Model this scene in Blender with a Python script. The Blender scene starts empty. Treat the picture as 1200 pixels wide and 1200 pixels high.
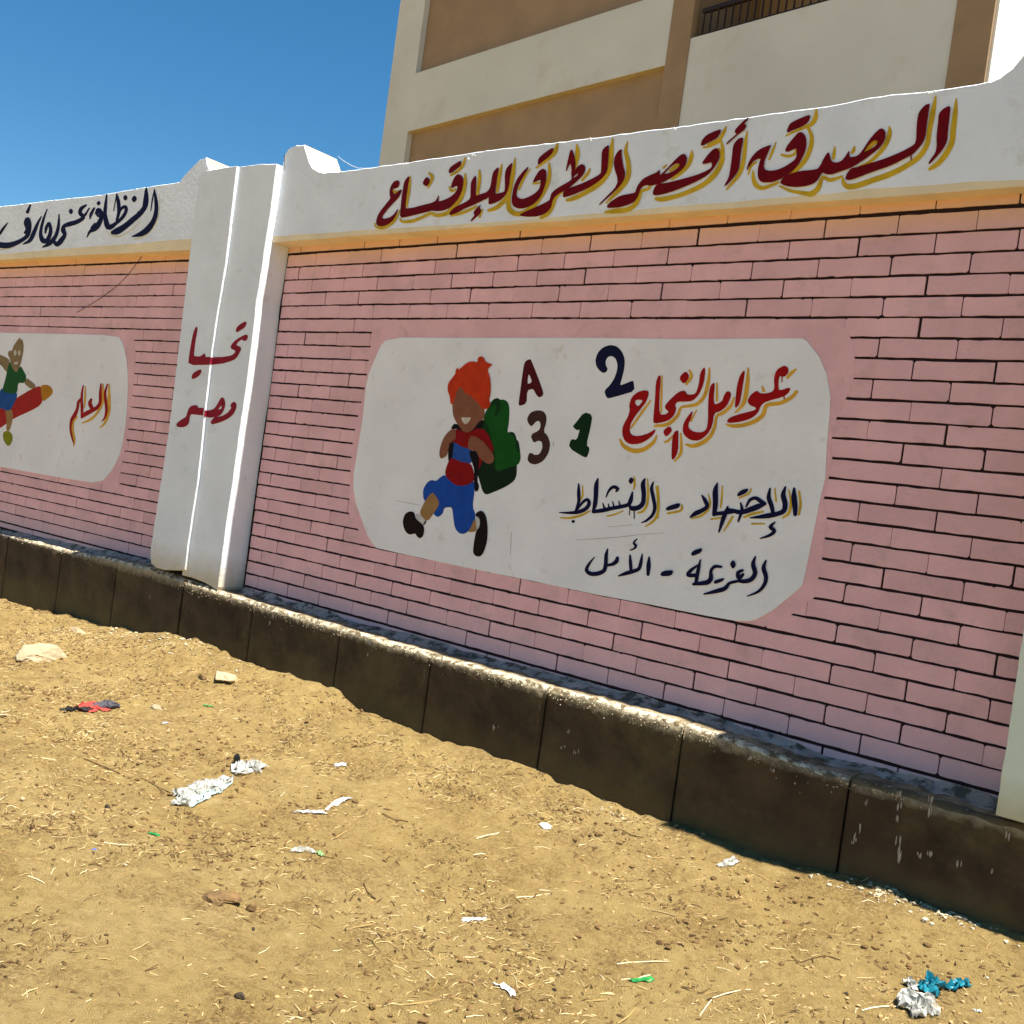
import bpy, bmesh, math, random
import numpy as np
from mathutils import Vector, Matrix
from mathutils.geometry import tessellate_polygon

rnd = random.Random(7)
S = bpy.context.scene
COL = S.collection

# ------------------------------------------------------------------ camera
CAM = np.array([0.0, -4.4, 1.5]); FPX = 1180.0
YAW, PITCH, ROLL = 0.68256, -0.022758, 0.136043
_f = np.array([-math.sin(YAW)*math.cos(PITCH), math.cos(YAW)*math.cos(PITCH), math.sin(PITCH)])
_r = np.array([math.cos(YAW), math.sin(YAW), 0.0]); _u = np.cross(_r, _f)
RGT = math.cos(ROLL)*_r + math.sin(ROLL)*_u
UPV = -math.sin(ROLL)*_r + math.cos(ROLL)*_u
FWD = _f
cd = bpy.data.cameras.new('camera'); cam = bpy.data.objects.new('camera', cd); COL.objects.link(cam)
cd.sensor_width = 36; cd.lens = 36*FPX/1200; cd.clip_start = 0.05; cd.clip_end = 3000
M = Matrix.Identity(4)
for i in range(3):
    M[i][0] = RGT[i]; M[i][1] = UPV[i]; M[i][2] = -FWD[i]; M[i][3] = CAM[i]
cam.matrix_world = M
S.camera = cam

# ------------------------------------------------------------------ sky, sun, exposure
SUN_EL, SUN_AZ = math.radians(68.5), math.radians(1.4)       # azimuth: from the right, along the wall, a hair behind it
w = bpy.data.worlds.new('World'); S.world = w; w.use_nodes = True
nt = w.node_tree; nt.nodes.clear()
sky = nt.nodes.new('ShaderNodeTexSky'); sky.sky_type = 'NISHITA'; sky.sun_disc = False
sky.sun_elevation = SUN_EL; sky.sun_rotation = math.pi/2 - SUN_AZ
sky.air_density = 1.0; sky.dust_density = 0.1; sky.ozone_density = 5.0; sky.altitude = 300
bg = nt.nodes.new('ShaderNodeBackground'); bg.inputs['Strength'].default_value = 0.05
wo = nt.nodes.new('ShaderNodeOutputWorld')
hsv = nt.nodes.new('ShaderNodeHueSaturation'); hsv.inputs['Saturation'].default_value = 1.25; hsv.inputs['Hue'].default_value = .49
nt.links.new(sky.outputs[0], hsv.inputs['Color']); nt.links.new(hsv.outputs[0], bg.inputs[0]); nt.links.new(bg.outputs[0], wo.inputs[0])
sd = bpy.data.lights.new('sun', 'SUN'); sd.energy = 4.4; sd.angle = math.radians(0.53); sd.color = (1.0, 0.965, 0.90)
sun = bpy.data.objects.new('sun', sd); COL.objects.link(sun)
sv = Vector((math.cos(SUN_EL)*math.cos(SUN_AZ), math.cos(SUN_EL)*math.sin(SUN_AZ), math.sin(SUN_EL)))
sun.rotation_euler = sv.to_track_quat('Z', 'Y').to_euler()
sun.location = (3, 0, 12)
S.view_settings.view_transform = 'Standard'; S.view_settings.look = 'None'
S.view_settings.gamma = 1; S.view_settings.use_curve_mapping = False
S.view_settings.exposure = 1.45
S.render.engine = 'CYCLES'

# ------------------------------------------------------------------ helpers
class Plane:
    """a vertical plane: point (x,y), unit direction along it (ux,uy); the normal faces the camera"""
    def __init__(s, x, y, ang=0.0):
        s.o = np.array([x, y, 0.0]); s.d = np.array([math.cos(ang), math.sin(ang), 0.0])
        s.n = np.array([math.sin(ang), -math.cos(ang), 0.0])
    def at(s, px, py, off=0.0):
        d = FWD + (px-600)/FPX*RGT - (py-600)/FPX*UPV
        t = ((s.o + s.n*off - CAM) @ s.n)/(d @ s.n)
        return CAM + d*t
    def pt(s, a, z, off=0.0):
        p = s.o + s.d*a + s.n*off; p[2] = z; return p
    def inv(s, p):                       # along, z
        return (np.array(p)-s.o) @ s.d, p[2]
def ground_at(px, py, z=0.0):
    d = FWD + (px-600)/FPX*RGT - (py-600)/FPX*UPV
    t = (z-CAM[2])/d[2]; return CAM + d*t

def mesh_obj(name, verts, faces, mats, parent=None, fm=None, smooth=False):
    me = bpy.data.meshes.new(name); me.from_pydata([tuple(v) for v in verts], [], faces)
    for m in (mats if isinstance(mats, (list, tuple)) else [mats]): me.materials.append(m)
    if fm is not None: me.polygons.foreach_set('material_index', fm)
    if smooth: me.polygons.foreach_set('use_smooth', [True]*len(me.polygons))
    me.update()
    o = bpy.data.objects.new(name, me); COL.objects.link(o)
    if parent: o.parent = parent
    return o
def thing(name, label, cat, group=None):
    o = bpy.data.objects.new(name, None); o.empty_display_size = .1; COL.objects.link(o)
    return tag(o, label, cat, group)
def tag(o, label, cat, group=None):
    o['label'] = label; o['category'] = cat
    if group: o['group'] = group
    return o
class MB:
    def __init__(s): s.v = []; s.f = []; s.m = []
    def add(s, v, f, m=0):
        b = len(s.v); s.v += [tuple(p) for p in v]; s.f += [tuple(b+i for i in q) for q in f]; s.m += [m]*len(f)
    def build(s, name, mats, parent=None, smooth=False): return mesh_obj(name, s.v, s.f, mats, parent, s.m, smooth)
def chaikin(P, n=1, closed=True):
    P = [np.array(p, float) for p in P]
    for _ in range(n):
        Q = []
        for i in range(len(P)):
            if not closed and i == len(P)-1: break
            a, b = P[i], P[(i+1) % len(P)]
            Q += [a*.78+b*.22, a*.22+b*.78]
        if not closed: Q = [P[0]] + Q + [P[-1]]
        P = Q
    return P
def fill2d(outer, holes=()):
    polys = [[Vector((p[0], p[1], 0)) for p in outer]] + [[Vector((p[0], p[1], 0)) for p in h] for h in holes]
    tris = tessellate_polygon(polys)
    flat = [tuple(p[:2]) for pl in polys for p in pl]
    return flat, tris
def paint_poly(mb, plane, outer, off, mat, holes=(), smooth=1, grow=0.0):
    """a patch of paint: outline in photograph coordinates, laid on its real plane"""
    o = chaikin(outer, smooth) if smooth else outer
    hs = [chaikin(h, smooth) if smooth else h for h in holes]
    if grow:
        def gr(P, g):
            P = [np.array(p, float) for p in P]; n = len(P)
            A = sum(P[i][0]*P[(i+1) % n][1]-P[(i+1) % n][0]*P[i][1] for i in range(n)); sg = 1 if A > 0 else -1; Q = []
            for i in range(n):
                d = P[(i+1) % n]-P[i-1]; L_ = np.hypot(*d)+1e-9; Q.append(P[i]+sg*g*np.array([d[1], -d[0]])/L_)
            return Q
        o = gr(o, grow); hs = [gr(h, -grow*.6) for h in hs]
    flat, tris = fill2d(o, hs)
    V = [plane.at(x, y, off) for x, y in flat]
    F = []
    for t in tris:
        a, b, c = (V[i] for i in t)
        F.append(t if np.cross(b-a, c-a) @ plane.n > 0 else (t[0], t[2], t[1]))
    mb.add(V, F, mat)
def paint_stroke(mb, plane, pts, off, mat):
    """brush stroke: list of (x, y, width)"""
    P = [np.array(p, float) for p in pts]
    Q = []
    n = len(P)
    for i in range(n-1):                         # Catmull-Rom
        p0 = P[i-1] if i else 2*P[0]-P[1]; p1 = P[i]; p2 = P[i+1]; p3 = P[i+2] if i+2 < n else 2*P[-1]-P[-2]
        L = np.linalg.norm((p2-p1)[:2]); k = max(2, min(8, int(L/2.2)+1))
        for j in range(k):
            t = j/k
            Q.append(.5*((2*p1)+(-p0+p2)*t+(2*p0-5*p1+4*p2-p3)*t*t+(-p0+3*p1-3*p2+p3)*t**3))
    Q.append(P[-1])
    V = []; F = []
    m = len(Q)
    for i, q in enumerate(Q):
        a = Q[max(0, i-1)]; b = Q[min(m-1, i+1)]
        d = (b-a)[:2]; d = d/(np.linalg.norm(d)+1e-9); nn = np.array([-d[1], d[0]])
        hw = max(.12, q[2]*.5)
        oo = off + i*.00002
        V.append(plane.at(*(q[:2]+nn*hw), oo)); V.append(plane.at(*(q[:2]-nn*hw), oo))
        if i:
            F.append((2*i-2, 2*i-1, 2*i+1, 2*i))
    # rounded ends
    for e, s_ in ((0, -1), (m-1, 1)):
        q = Q[e]; a = Q[1] if e == 0 else Q[m-2]
        d = (q-a)[:2]; d /= (np.linalg.norm(d)+1e-9)
        tip = plane.at(*(q[:2]+d*q[2]*.42), off+e*.00002); b = len(V)
        nn = np.array([-d[1], d[0]]); hw = max(.12, q[2]*.5)
        s1 = plane.at(*(q[:2]+d*q[2]*.3+nn*hw*.7), off+e*.00002); s2 = plane.at(*(q[:2]+d*q[2]*.3-nn*hw*.7), off+e*.00002)
        V += [s1, tip, s2]
        l, r_ = (2*e, 2*e+1) if (V[2*e]-V[2*e+1]) @ (s1-s2) > 0 else (2*e+1, 2*e)
        F.append((l, b, b+1, b+2, r_))
    F2 = []
    for f in F:
        a, b, c = V[f[0]], V[f[1]], V[f[2]]
        F2.append(f if np.cross(b-a, c-a) @ plane.n > 0 else tuple(reversed(f)))
    mb.add(V, F2, mat)
def crop(ox, oy, k, pts):
    """coordinates read off an enlarged crop -> photograph coordinates"""
    return [(ox+p[0]/k, oy+p[1]/k) + ((p[2]/k,) if len(p) > 2 else ()) for p in pts]
def parse(s):
    return [tuple(float(c) for c in t.split(',')) for t in s.split()]

# value noise for geometry
_rs = np.random.RandomState(3); _G = _rs.rand(256, 256)
def vnoise(x, y):
    x = np.asarray(x, float); y = np.asarray(y, float)
    xi = np.floor(x).astype(int); yi = np.floor(y).astype(int); fx = x-xi; fy = y-yi
    fx = fx*fx*(3-2*fx); fy = fy*fy*(3-2*fy)
    g = lambda a, b: _G[a % 256, b % 256]
    return (g(xi, yi)*(1-fx)+g(xi+1, yi)*fx)*(1-fy)+(g(xi, yi+1)*(1-fx)+g(xi+1, yi+1)*fx)*fy - .5
def fbm(x, y, o=4):
    a = 0; s = 1.0
    for i in range(o):
        a = a + s*vnoise(x*2**i+17*i, y*2**i+31*i); s *= .5
    return a

# ------------------------------------------------------------------ materials
MAT = {}
def mat(name, col, rough=.85, var=.12, scale=6.0, bump=.0, bscale=60.0, col2=None, f2=None, spec=.3, objvar=0.0, detail=6.0):
    """plain painted/plastered surface: base colour broken up by two scales of noise, with fine relief"""
    m = bpy.data.materials.new(name); m.use_nodes = True; t = m.node_tree; N = t.nodes; L = t.links
    b = N['Principled BSDF']; b.inputs['Roughness'].default_value = rough
    b.inputs['Specular IOR Level'].default_value = spec
    geo = N.new('ShaderNodeNewGeometry')
    n1 = N.new('ShaderNodeTexNoise'); n1.inputs['Scale'].default_value = scale; n1.inputs['Detail'].default_value = detail
    L.new(geo.outputs['Position'], n1.inputs['Vector'])
    r1 = N.new('ShaderNodeValToRGB'); e = r1.color_ramp.elements
    e[0].position = .3; e[1].position = .72
    c = np.array(col); e[0].color = (*np.clip(c*(1-var), 0, 1), 1); e[1].color = (*np.clip(c*(1+var), 0, 1), 1)
    L.new(n1.outputs[0], r1.inputs[0]); out = r1.outputs[0]
    if col2 is not None:
        n2 = N.new('ShaderNodeTexNoise'); n2.inputs['Scale'].default_value = f2[0]; n2.inputs['Detail'].default_value = 8
        n2.inputs['Roughness'].default_value = .65
        L.new(geo.outputs['Position'], n2.inputs['Vector'])
        r2 = N.new('ShaderNodeValToRGB'); r2.color_ramp.elements[0].position = f2[1]; r2.color_ramp.elements[1].position = f2[2]
        L.new(n2.outputs[0], r2.inputs[0])
        mx = N.new('ShaderNodeMixRGB'); L.new(r2.outputs[0], mx.inputs[0]); L.new(out, mx.inputs[1]); mx.inputs[2].default_value = (*col2, 1)
        out = mx.outputs[0]
    if objvar:
        oi = N.new('ShaderNodeObjectInfo'); mr = N.new('ShaderNodeMapRange')
        mr.inputs[3].default_value = 1-objvar; mr.inputs[4].default_value = 1+objvar
        L.new(oi.outputs['Random'], mr.inputs[0])
        hs = N.new('ShaderNodeHueSaturation'); L.new(mr.outputs[0], hs.inputs['Value']); L.new(out, hs.inputs['Color'])
        out = hs.outputs[0]
    L.new(out, b.inputs['Base Color'])
    if bump:
        n3 = N.new('ShaderNodeTexNoise'); n3.inputs['Scale'].default_value = bscale; n3.inputs['Detail'].default_value = 5
        L.new(geo.outputs['Position'], n3.inputs['Vector'])
        bp = N.new('ShaderNodeBump'); bp.inputs['Strength'].default_value = bump; bp.inputs['Distance'].default_value = .01
        L.new(n3.outputs[0], bp.inputs['Height']); L.new(bp.outputs[0], b.inputs['Normal'])
    m['out'] = 0; MAT[name] = m
    return m
def zstain(m, z0, z1, col, amt, nscale=9.0, nz=.35):
    """dirt or tint confined to a band of heights with a ragged edge (z0: none, z1: full)"""
    t = m.node_tree; N = t.nodes; L = t.links; b = N['Principled BSDF']
    src = b.inputs['Base Color'].links[0].from_socket
    geo = N.new('ShaderNodeNewGeometry'); sp = N.new('ShaderNodeSeparateXYZ'); L.new(geo.outputs['Position'], sp.inputs[0])
    n = N.new('ShaderNodeTexNoise'); n.inputs['Scale'].default_value = nscale; n.inputs['Detail'].default_value = 7
    L.new(geo.outputs['Position'], n.inputs['Vector'])
    mr = N.new('ShaderNodeMapRange'); mr.inputs[1].default_value = z0; mr.inputs[2].default_value = z1
    L.new(sp.outputs[2], mr.inputs[0])
    ma = N.new('ShaderNodeMath'); ma.operation = 'MULTIPLY_ADD'; L.new(n.outputs[0], ma.inputs[0]); ma.inputs[1].default_value = nz*2; ma.inputs[2].default_value = -nz
    ad = N.new('ShaderNodeMath'); ad.operation = 'ADD'; ad.use_clamp = True; L.new(mr.outputs[0], ad.inputs[0]); L.new(ma.outputs[0], ad.inputs[1])
    mg = N.new('ShaderNodeMath'); mg.operation = 'MULTIPLY'; L.new(ad.outputs[0], mg.inputs[0]); mg.inputs[1].default_value = amt
    # nothing outside the band
    st = N.new('ShaderNodeMath'); st.operation = 'GREATER_THAN' if z1 > z0 else 'LESS_THAN'; L.new(sp.outputs[2], st.inputs[0]); st.inputs[1].default_value = z0
    m2 = N.new('ShaderNodeMath'); m2.operation = 'MULTIPLY'; L.new(mg.outputs[0], m2.inputs[0]); L.new(st.outputs[0], m2.inputs[1])
    mx = N.new('ShaderNodeMixRGB'); L.new(m2.outputs[0], mx.inputs[0]); L.new(src, mx.inputs[1]); mx.inputs[2].default_value = (*col, 1)
    L.new(mx.outputs[0], b.inputs['Base Color'])
white = mat('white_plaster', (.765, .80, .84), .8, .07, 3.5, .35, 32, (.56, .54, .49), (7, .57, .80))
panelw = mat('panel_white_paint', (.79, .785, .79), .75, .06, 2.5, .25, 40, (.56, .52, .46), (9, .60, .80))
pillarw = mat('pillar_white_paint', (.765, .80, .83), .75, .06, 3, .32, 32, (.56, .55, .51), (8, .60, .82))
zstain(pillarw, .78, .55, (.50, .42, .26), .8, 12)
pink = mat('pink_brick_paint', (.76, .44, .455), .75, .10, 4, .35, 60, (.58, .36, .35), (7, .54, .76), objvar=.06)
pinkp = mat('pink_plaster_paint', (.76, .44, .455), .75, .10, 4, .35, 60, (.58, .36, .35), (7, .54, .76))
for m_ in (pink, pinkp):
    zstain(m_, 2.80, 2.94, (.74, .46, .25), .75, 5, .25)  # orange tint, stronger towards the top courses
    zstain(m_, .80, .55, (.52, .39, .42), .7, 7, .3)
grout = mat('dark_joint_paint', (.020, .008, .008), .9, .3, 20)
yellowb = mat('yellow_band_paint', (.80, .66, .42), .75, .10, 5, .2, 50, (.78, .64, .42), (4, .5, .75))
creamw = mat('cream_wall_end_paint', (.54, .44, .26), .8, .06, 6, .2, 40)
red = mat('dark_red_paint', (.140, .002, .005), .6, .18, 18, .05, spec=.08)
red2 = mat('bright_red_paint', (.32, .004, .005), .6, .15, 18, .05, spec=.08)
pred = mat('pillar_crimson_paint', (.26, .010, .025), .65, .15, 18, .05, spec=.08)
gold = mat('ochre_yellow_outline_paint', (.56, .36, .022), .7, .18, 14, .05, spec=.08)
gold2 = mat('orange_yellow_outline_paint', (.66, .36, .04), .7, .15, 14, .05, spec=.08)
navy = mat('navy_paint', (.004, .004, .034), .6, .2, 18, .05, spec=.08)
P_ = {}
for k_, c_ in dict(hair=(.56, .060, .012), skin=(.25, .135, .075), smile=(.52, .47, .38), red=(.25, .006, .008), blue=(.015, .10, .36), band=(.03, .12, .34),
                   black=(.010, .006, .009), green=(.010, .12, .012), dgreen=(.006, .052, .010), ddgreen=(.008, .028, .010), shoe=(.016, .007, .008),
                   sock=(.50, .49, .46), leg=(.34, .19, .10), maroon=(.12, .008, .012), brown=(.085, .035, .030), nnavy=(.010, .012, .055), ngreen=(.007, .040, .012),
                   lime=(.24, .25, .010), tip=(.48, .20, .015), pencil=(.40, .022, .016), lgreen=(.015, .13, .025), lblue=(.012, .11, .28), tan=(.27, .18, .12)).items():
    P_[k_] = mat('mural_'+k_+'_paint', tuple(v*(.9 if v > .15 else .62) for v in c_) if k_ not in ('smile', 'sock') else c_, .65, .13, 16, .05, spec=.08)
plinthm = mat('dark_plinth_concrete', (.062, .039, .018), .9, .45, 4, .9, 26, (.105, .076, .032), (2.4, .50, .68))
zstain(plinthm, .24, .04, (.13, .095, .032), .6, 5, .5)
zstain(plinthm, .455, .525, (.40, .33, .20), 1.0, 26, .55)
edged = mat('shadowed_plinth_edge', (.13, .095, .05), .95, .3, 18, .8, 60, (.30, .26, .19), (24, .60, .70))  # dark tone paints the right pillar's shadow onto the edge
ledgem = mat('ledge_cement', (.30, .225, .13), .95, .35, 9, .9, 45, (.10, .07, .035), (11, .46, .62))
edgem = mat('worn_sunlit_plinth_edge', (.58, .50, .35), .95, .25, 25, .8, 60, (.14, .10, .05), (20, .46, .56))  # worn cement, paled further to paint in the sunlit lip
edgem2 = mat('cement_crust', (.46, .38, .25), .95, .3, 25, .5, 60)
beige = mat('beige_building_render', (.29, .20, .115), .85, .12, 1.5, .25, 14, (.25, .17, .098), (1.2, .5, .75))
bwhite = mat('building_white_render', (.54, .545, .50), .85, .07, .8, .25, 14, (.47, .44, .36), (1.0, .56, .8))
byellow = mat('soffit_bounce_yellow', (.40, .32, .18), .85, .06)  # yellow stands for light bounced up onto the soffits
biron = mat('balcony_dark_iron', (.022, .012, .010), .6, .2, 8)
rust = mat('rusty_steel', (.09, .035, .018), .85, .3, 40)
wirem = mat('grey_wire', (.45, .45, .43), .5, .1)
dirtw = mat('thin_dark_line', (.10, .06, .055), .9, .2, 20)

# ------------------------------------------------------------------ planes and the regular courses of the wall
Z0, CH, BW, BX0 = 2.9206, .090667, .3299, -5.596
WR = Plane(0, 0)                                             # right bay, brick face
BEND = math.radians(2.8)
WL = Plane(-6.8275, 0, BEND)                                 # left bay, bends slightly towards the street
FR = Plane(-6.0, -.145, math.atan2(.055, 5.0))              # right frieze front
FL = Plane(-6.8275, -.12, BEND)                              # left frieze front
PILL, PILR = Plane(0, -.222), Plane(0, -.200)
PRR = Plane(0, -.26)
PFRONT = -.215

# ------------------------------------------------------------------ ground
PROF = [(-14, -.2), (-9.145, -.121), (-8.2, -.055), (-7.63, -.02), (-6.87, .033), (-6.37, .125), (-5.8, .135), (-5.13, .111), (-4.54, .12), (-4.3, .066),
        (-3.8, .056), (-3.42, .08), (-3.06, .078), (-2.63, .055), (-2.33, .060), (-2.12, .055), (-1.4, .08), (-1.18, .108), (-1.01, .10), (-.71, .125), (3, .12)]
_px, _pz = zip(*PROF)
CLODS = [(-.0, 0, 0, 0)]
def gz(x, y):
    x = np.asarray(x, float); y = np.asarray(y, float)
    d = np.maximum(0, -y-.2)
    prof = np.interp(x, _px, _pz)+.022*vnoise(x*4.3, 3)+.014*vnoise(x*15, 5)
    z = prof*np.exp(-(d/.45)**1.3) + .10*fbm(x*.45, y*.45+9, 3)*np.clip(d/1.2, 0, 1)
    near = np.clip(1-(np.abs(x+4)+np.abs(y+2))/40, 0, 1)
    z = z + near*(.028*fbm(x*2.3, y*2.3, 4) + .032*np.abs(fbm(x*6.5+4, y*6.5, 3)) + .017*fbm(x*21, y*21, 3)*(.5+1.2*np.clip(fbm(x*1.7+3, y*1.7+8, 3)+.3, 0, 1)))
    return z
def g1(x, y): return float(gz(x, y))
def axis(lo, hi, step, far, grow=1.25):
    a = list(np.arange(lo, hi, step)); s = step; p = a[-1]
    while p < far: s *= grow; p += s; a.append(p)
    s = step; p = a[0]; b = []
    while p > -far: s *= grow; p -= s; b.append(p)
    return np.array(b[::-1]+a)
def build_ground():
    X = axis(-10.5, .6, .017, 700); Y = axis(-3.8, -.18, .014, 700)
    gx, gy = np.meshgrid(X, Y); Z = gz(gx, gy); nx, ny = len(X), len(Y)
    V = np.stack([gx.ravel(), gy.ravel(), Z.ravel()], 1)
    i = np.arange(nx*ny).reshape(ny, nx)
    F = np.stack([i[:-1, :-1].ravel(), i[:-1, 1:].ravel(), i[1:, 1:].ravel(), i[1:, :-1].ravel()], 1)
    me = bpy.data.meshes.new('ground'); me.vertices.add(len(V)); me.vertices.foreach_set('co', V.astype(np.float32).ravel())
    me.loops.add(F.size); me.loops.foreach_set('vertex_index', F.astype(np.int32).ravel())
    me.polygons.add(len(F)); me.polygons.foreach_set('loop_start', np.arange(0, F.size, 4, dtype=np.int32))
    me.polygons.foreach_set('loop_total', np.full(len(F), 4, dtype=np.int32)); me.update(calc_edges=True)
    me.polygons.foreach_set('use_smooth', np.ones(len(F), bool))
    m = bpy.data.materials.new('sandy_ground'); m.use_nodes = True; t = m.node_tree; N = t.nodes; L = t.links
    b = N['Principled BSDF']; b.inputs['Roughness'].default_value = .95; b.inputs['Specular IOR Level'].default_value = .15
    geo = N.new('ShaderNodeNewGeometry')
    def noise(sc, det, ro=.6):
        n = N.new('ShaderNodeTexNoise'); n.inputs['Scale'].default_value = sc; n.inputs['Detail'].default_value = det; n.inputs['Roughness'].default_value = ro
        L.new(geo.outputs['Position'], n.inputs['Vector']); return n.outputs[0]
    def ramp(s, stops):
        r = N.new('ShaderNodeValToRGB'); e = r.color_ramp.elements
        while len(e) < len(stops): e.new(.5)
        for k, (p, c) in enumerate(stops): e[k].position = p; e[k].color = (*c, 1)
        L.new(s, r.inputs[0]); return r.outputs[0]
    c1 = ramp(noise(1.0, 7, .65), [(.25, (0.369, 0.245, 0.078)), (.5, (0.472, 0.326, 0.116)), (.75, (0.544, 0.391, 0.169))])
    c2 = ramp(noise(14, 8, .7), [(.3, (0.226, 0.137, 0.039)), (.46, (0.431, 0.294, 0.105)), (.6, (0.482, 0.337, 0.128)), (.74, (0.677, 0.511, 0.256))])
    mx = N.new('ShaderNodeMixRGB'); mx.inputs[0].default_value = .5; L.new(c1, mx.inputs[1]); L.new(c2, mx.inputs[2])
    # damp dark chaff patches and pale dust
    k1 = ramp(noise(3.2, 10, .78), [(.46, (0, 0, 0)), (.58, (1, 1, 1))])
    k1b = ramp(noise(75, 4, .7), [(.42, (0, 0, 0)), (.56, (1, 1, 1))])
    mu = N.new('ShaderNodeMath'); mu.operation = 'MULTIPLY'; L.new(k1, mu.inputs[0]); L.new(k1b, mu.inputs[1])
    mu2 = N.new('ShaderNodeMath'); mu2.operation = 'MULTIPLY'; L.new(mu.outputs[0], mu2.inputs[0]); mu2.inputs[1].default_value = .62
    m2 = N.new('ShaderNodeMixRGB'); L.new(mu2.outputs[0], m2.inputs[0]); L.new(mx.outputs[0], m2.inputs[1]); m2.inputs[2].default_value = (.15, .075, .022, 1)
    k3 = ramp(noise(30, 9, .8), [(.36, (1, 1, 1)), (.49, (0, 0, 0))])
    mu3 = N.new('ShaderNodeMath'); mu3.operation = 'MULTIPLY'; L.new(k3, mu3.inputs[0]); mu3.inputs[1].default_value = .42
    m2b = N.new('ShaderNodeMixRGB'); L.new(mu3.outputs[0], m2b.inputs[0]); L.new(m2.outputs[0], m2b.inputs[1]); m2b.inputs[2].default_value = (.17, .09, .026, 1)
    m2 = m2b
    k2 = ramp(noise(240, 3, .6), [(.62, (0, 0, 0)), (.72, (1, 1, 1))])
    m3 = N.new('ShaderNodeMixRGB'); L.new(k2, m3.inputs[0]); L.new(m2.outputs[0], m3.inputs[1]); m3.inputs[2].default_value = (.56, .42, .22, 1)
    L.new(m3.outputs[0], b.inputs['Base Color'])
    bp = N.new('ShaderNodeBump'); bp.inputs['Strength'].default_value = 1.0; bp.inputs['Distance'].default_value = .022
    ad = N.new('ShaderNodeMath'); ad.operation = 'ADD'; L.new(noise(32, 8, .75), ad.inputs[0]); L.new(noise(230, 4, .6), ad.inputs[1])
    L.new(ad.outputs[0], bp.inputs['Height']); L.new(bp.outputs[0], b.inputs['Normal'])
    me.materials.append(m)
    o = bpy.data.objects.new('ground', me); COL.objects.link(o); o['kind'] = 'structure'
    return o
build_ground()

# ------------------------------------------------------------------ masonry pieces
def brick_mesh(k, hgt, wid, rr, m):
    """one proud block face: rounded corners, slightly wavy edges, 6 mm deep"""
    hw, hh = wid/2, hgt/2; pts = []
    for cx, cz, a0 in ((1, 1, 0), (-1, 1, 90), (-1, -1, 180), (1, -1, 270)):
        r = rr.choice([.002, .003, .006, .012])
        for a in (15, 75):
            t = math.radians(a0+a); pts.append(((hw-r)*cx+r*math.cos(t), (hh-r)*cz+r*math.sin(t)))
        if cz == 1 and cx == 1 or cz == -1 and cx == -1:      # mid points of the long edges
            for q in (.42, .25, .08, -.1, -.27, -.42): pts.append((q*cx*2*hw*.9, (hh+rr.uniform(-.0022, .0012))*cz))
    n = len(pts)
    V = [(x, -.006+rr.uniform(-.0004, .0004), z) for x, z in pts] + [(x*1.004, .002, z*1.01) for x, z in pts]
    F = [tuple(reversed(range(n)))] + [(i, i+n, (i+1) % n+n, (i+1) % n)[::-1] for i in range(n)]
    F[0] = tuple(range(n))[::-1]
    me = bpy.data.meshes.new('brick'); me.from_pydata(V, [], F); me.materials.append(m)
    me.update()
    bm = bmesh.new(); bm.from_mesh(me); bmesh.ops.recalc_face_normals(bm, faces=bm.faces); bm.to_mesh(me); bm.free()
    return me
def pip(x, y, P):
    c = False; n = len(P)
    for i in range(n):
        x1, y1 = P[i][:2]; x2, y2 = P[(i+1) % n][:2]
        if (y1 > y) != (y2 > y) and x < (x2-x1)*(y-y1)/(y2-y1)+x1: c = not c
    return c
def lay_bricks(wall, plane, a0, a1, x0, margin, seed, faint, jt=.0088, cap=300):
    rr = random.Random(seed)
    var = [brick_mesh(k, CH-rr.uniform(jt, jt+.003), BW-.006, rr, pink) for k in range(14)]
    rows = [(Z0+.033, .052, 0)] + [(Z0-(n+.5)*CH, CH, n+1) for n in range(26)] + [(Z0-26*CH-.030, .050, 27)]
    L = []
    for zc, h, n in rows:
        ph = x0 + (BW/2 if n % 2 == 0 else 0)
        k = math.floor((a0-ph)/BW); drift = rr.uniform(-.01, .01)
        while True:
            l = ph+k*BW+drift; r = l+BW; k += 1
            if l > a1: break
            l = max(l, a0); r = min(r, a1)
            if r-l < .03: continue
            L.append([(l+r)/2, zc, r-l, h, n])
    mi = [plane.inv(plane.at(x, y)) for x, y in margin]
    keep = []
    for b in L:
        c, z, wd, h, n = b
        cs = [pip(c+sx*wd*.5, z+sz*h*.5, mi) for sx in (-1, 1) for sz in (-1, 1)]
        if all(cs): continue
        keep.append(b)
    def dist(b): p = plane.pt(b[0], b[1]); return np.linalg.norm(p-CAM)
    keep.sort(key=dist)
    rest = MB(); ang = math.atan2(plane.d[1], plane.d[0])
    for i, (c, z, wd, h, n) in enumerate(keep):
        me = var[rr.randrange(14)]
        gap = rr.choice(faint)
        sx = (wd-gap)/(BW-.006); sz = (h-.011)/(CH-.011) if abs(h-CH) > 1e-4 else 1.0+rr.uniform(-.02, .01)
        c2 = c+rr.uniform(-.004, .004); z2 = z+rr.uniform(-.001, .001)
        p = plane.pt(c2, z2, 0)
        if i < cap:
            o = bpy.data.objects.new('brick', me); COL.objects.link(o); o.parent = wall
            o.location = p; o.rotation_euler = (0, rr.uniform(-.003, .003), ang); o.scale = (sx, 1, sz)
        else:
            V = [plane.pt(c2+v.co.x*sx, z2+v.co.z*sz, -v.co.y) for v in me.vertices]
            rest.add(V, [tuple(f.vertices) for f in me.polygons])
    if rest.f:
        o = rest.build('brick', pink, wall); o['kind'] = 'stuff'
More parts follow.
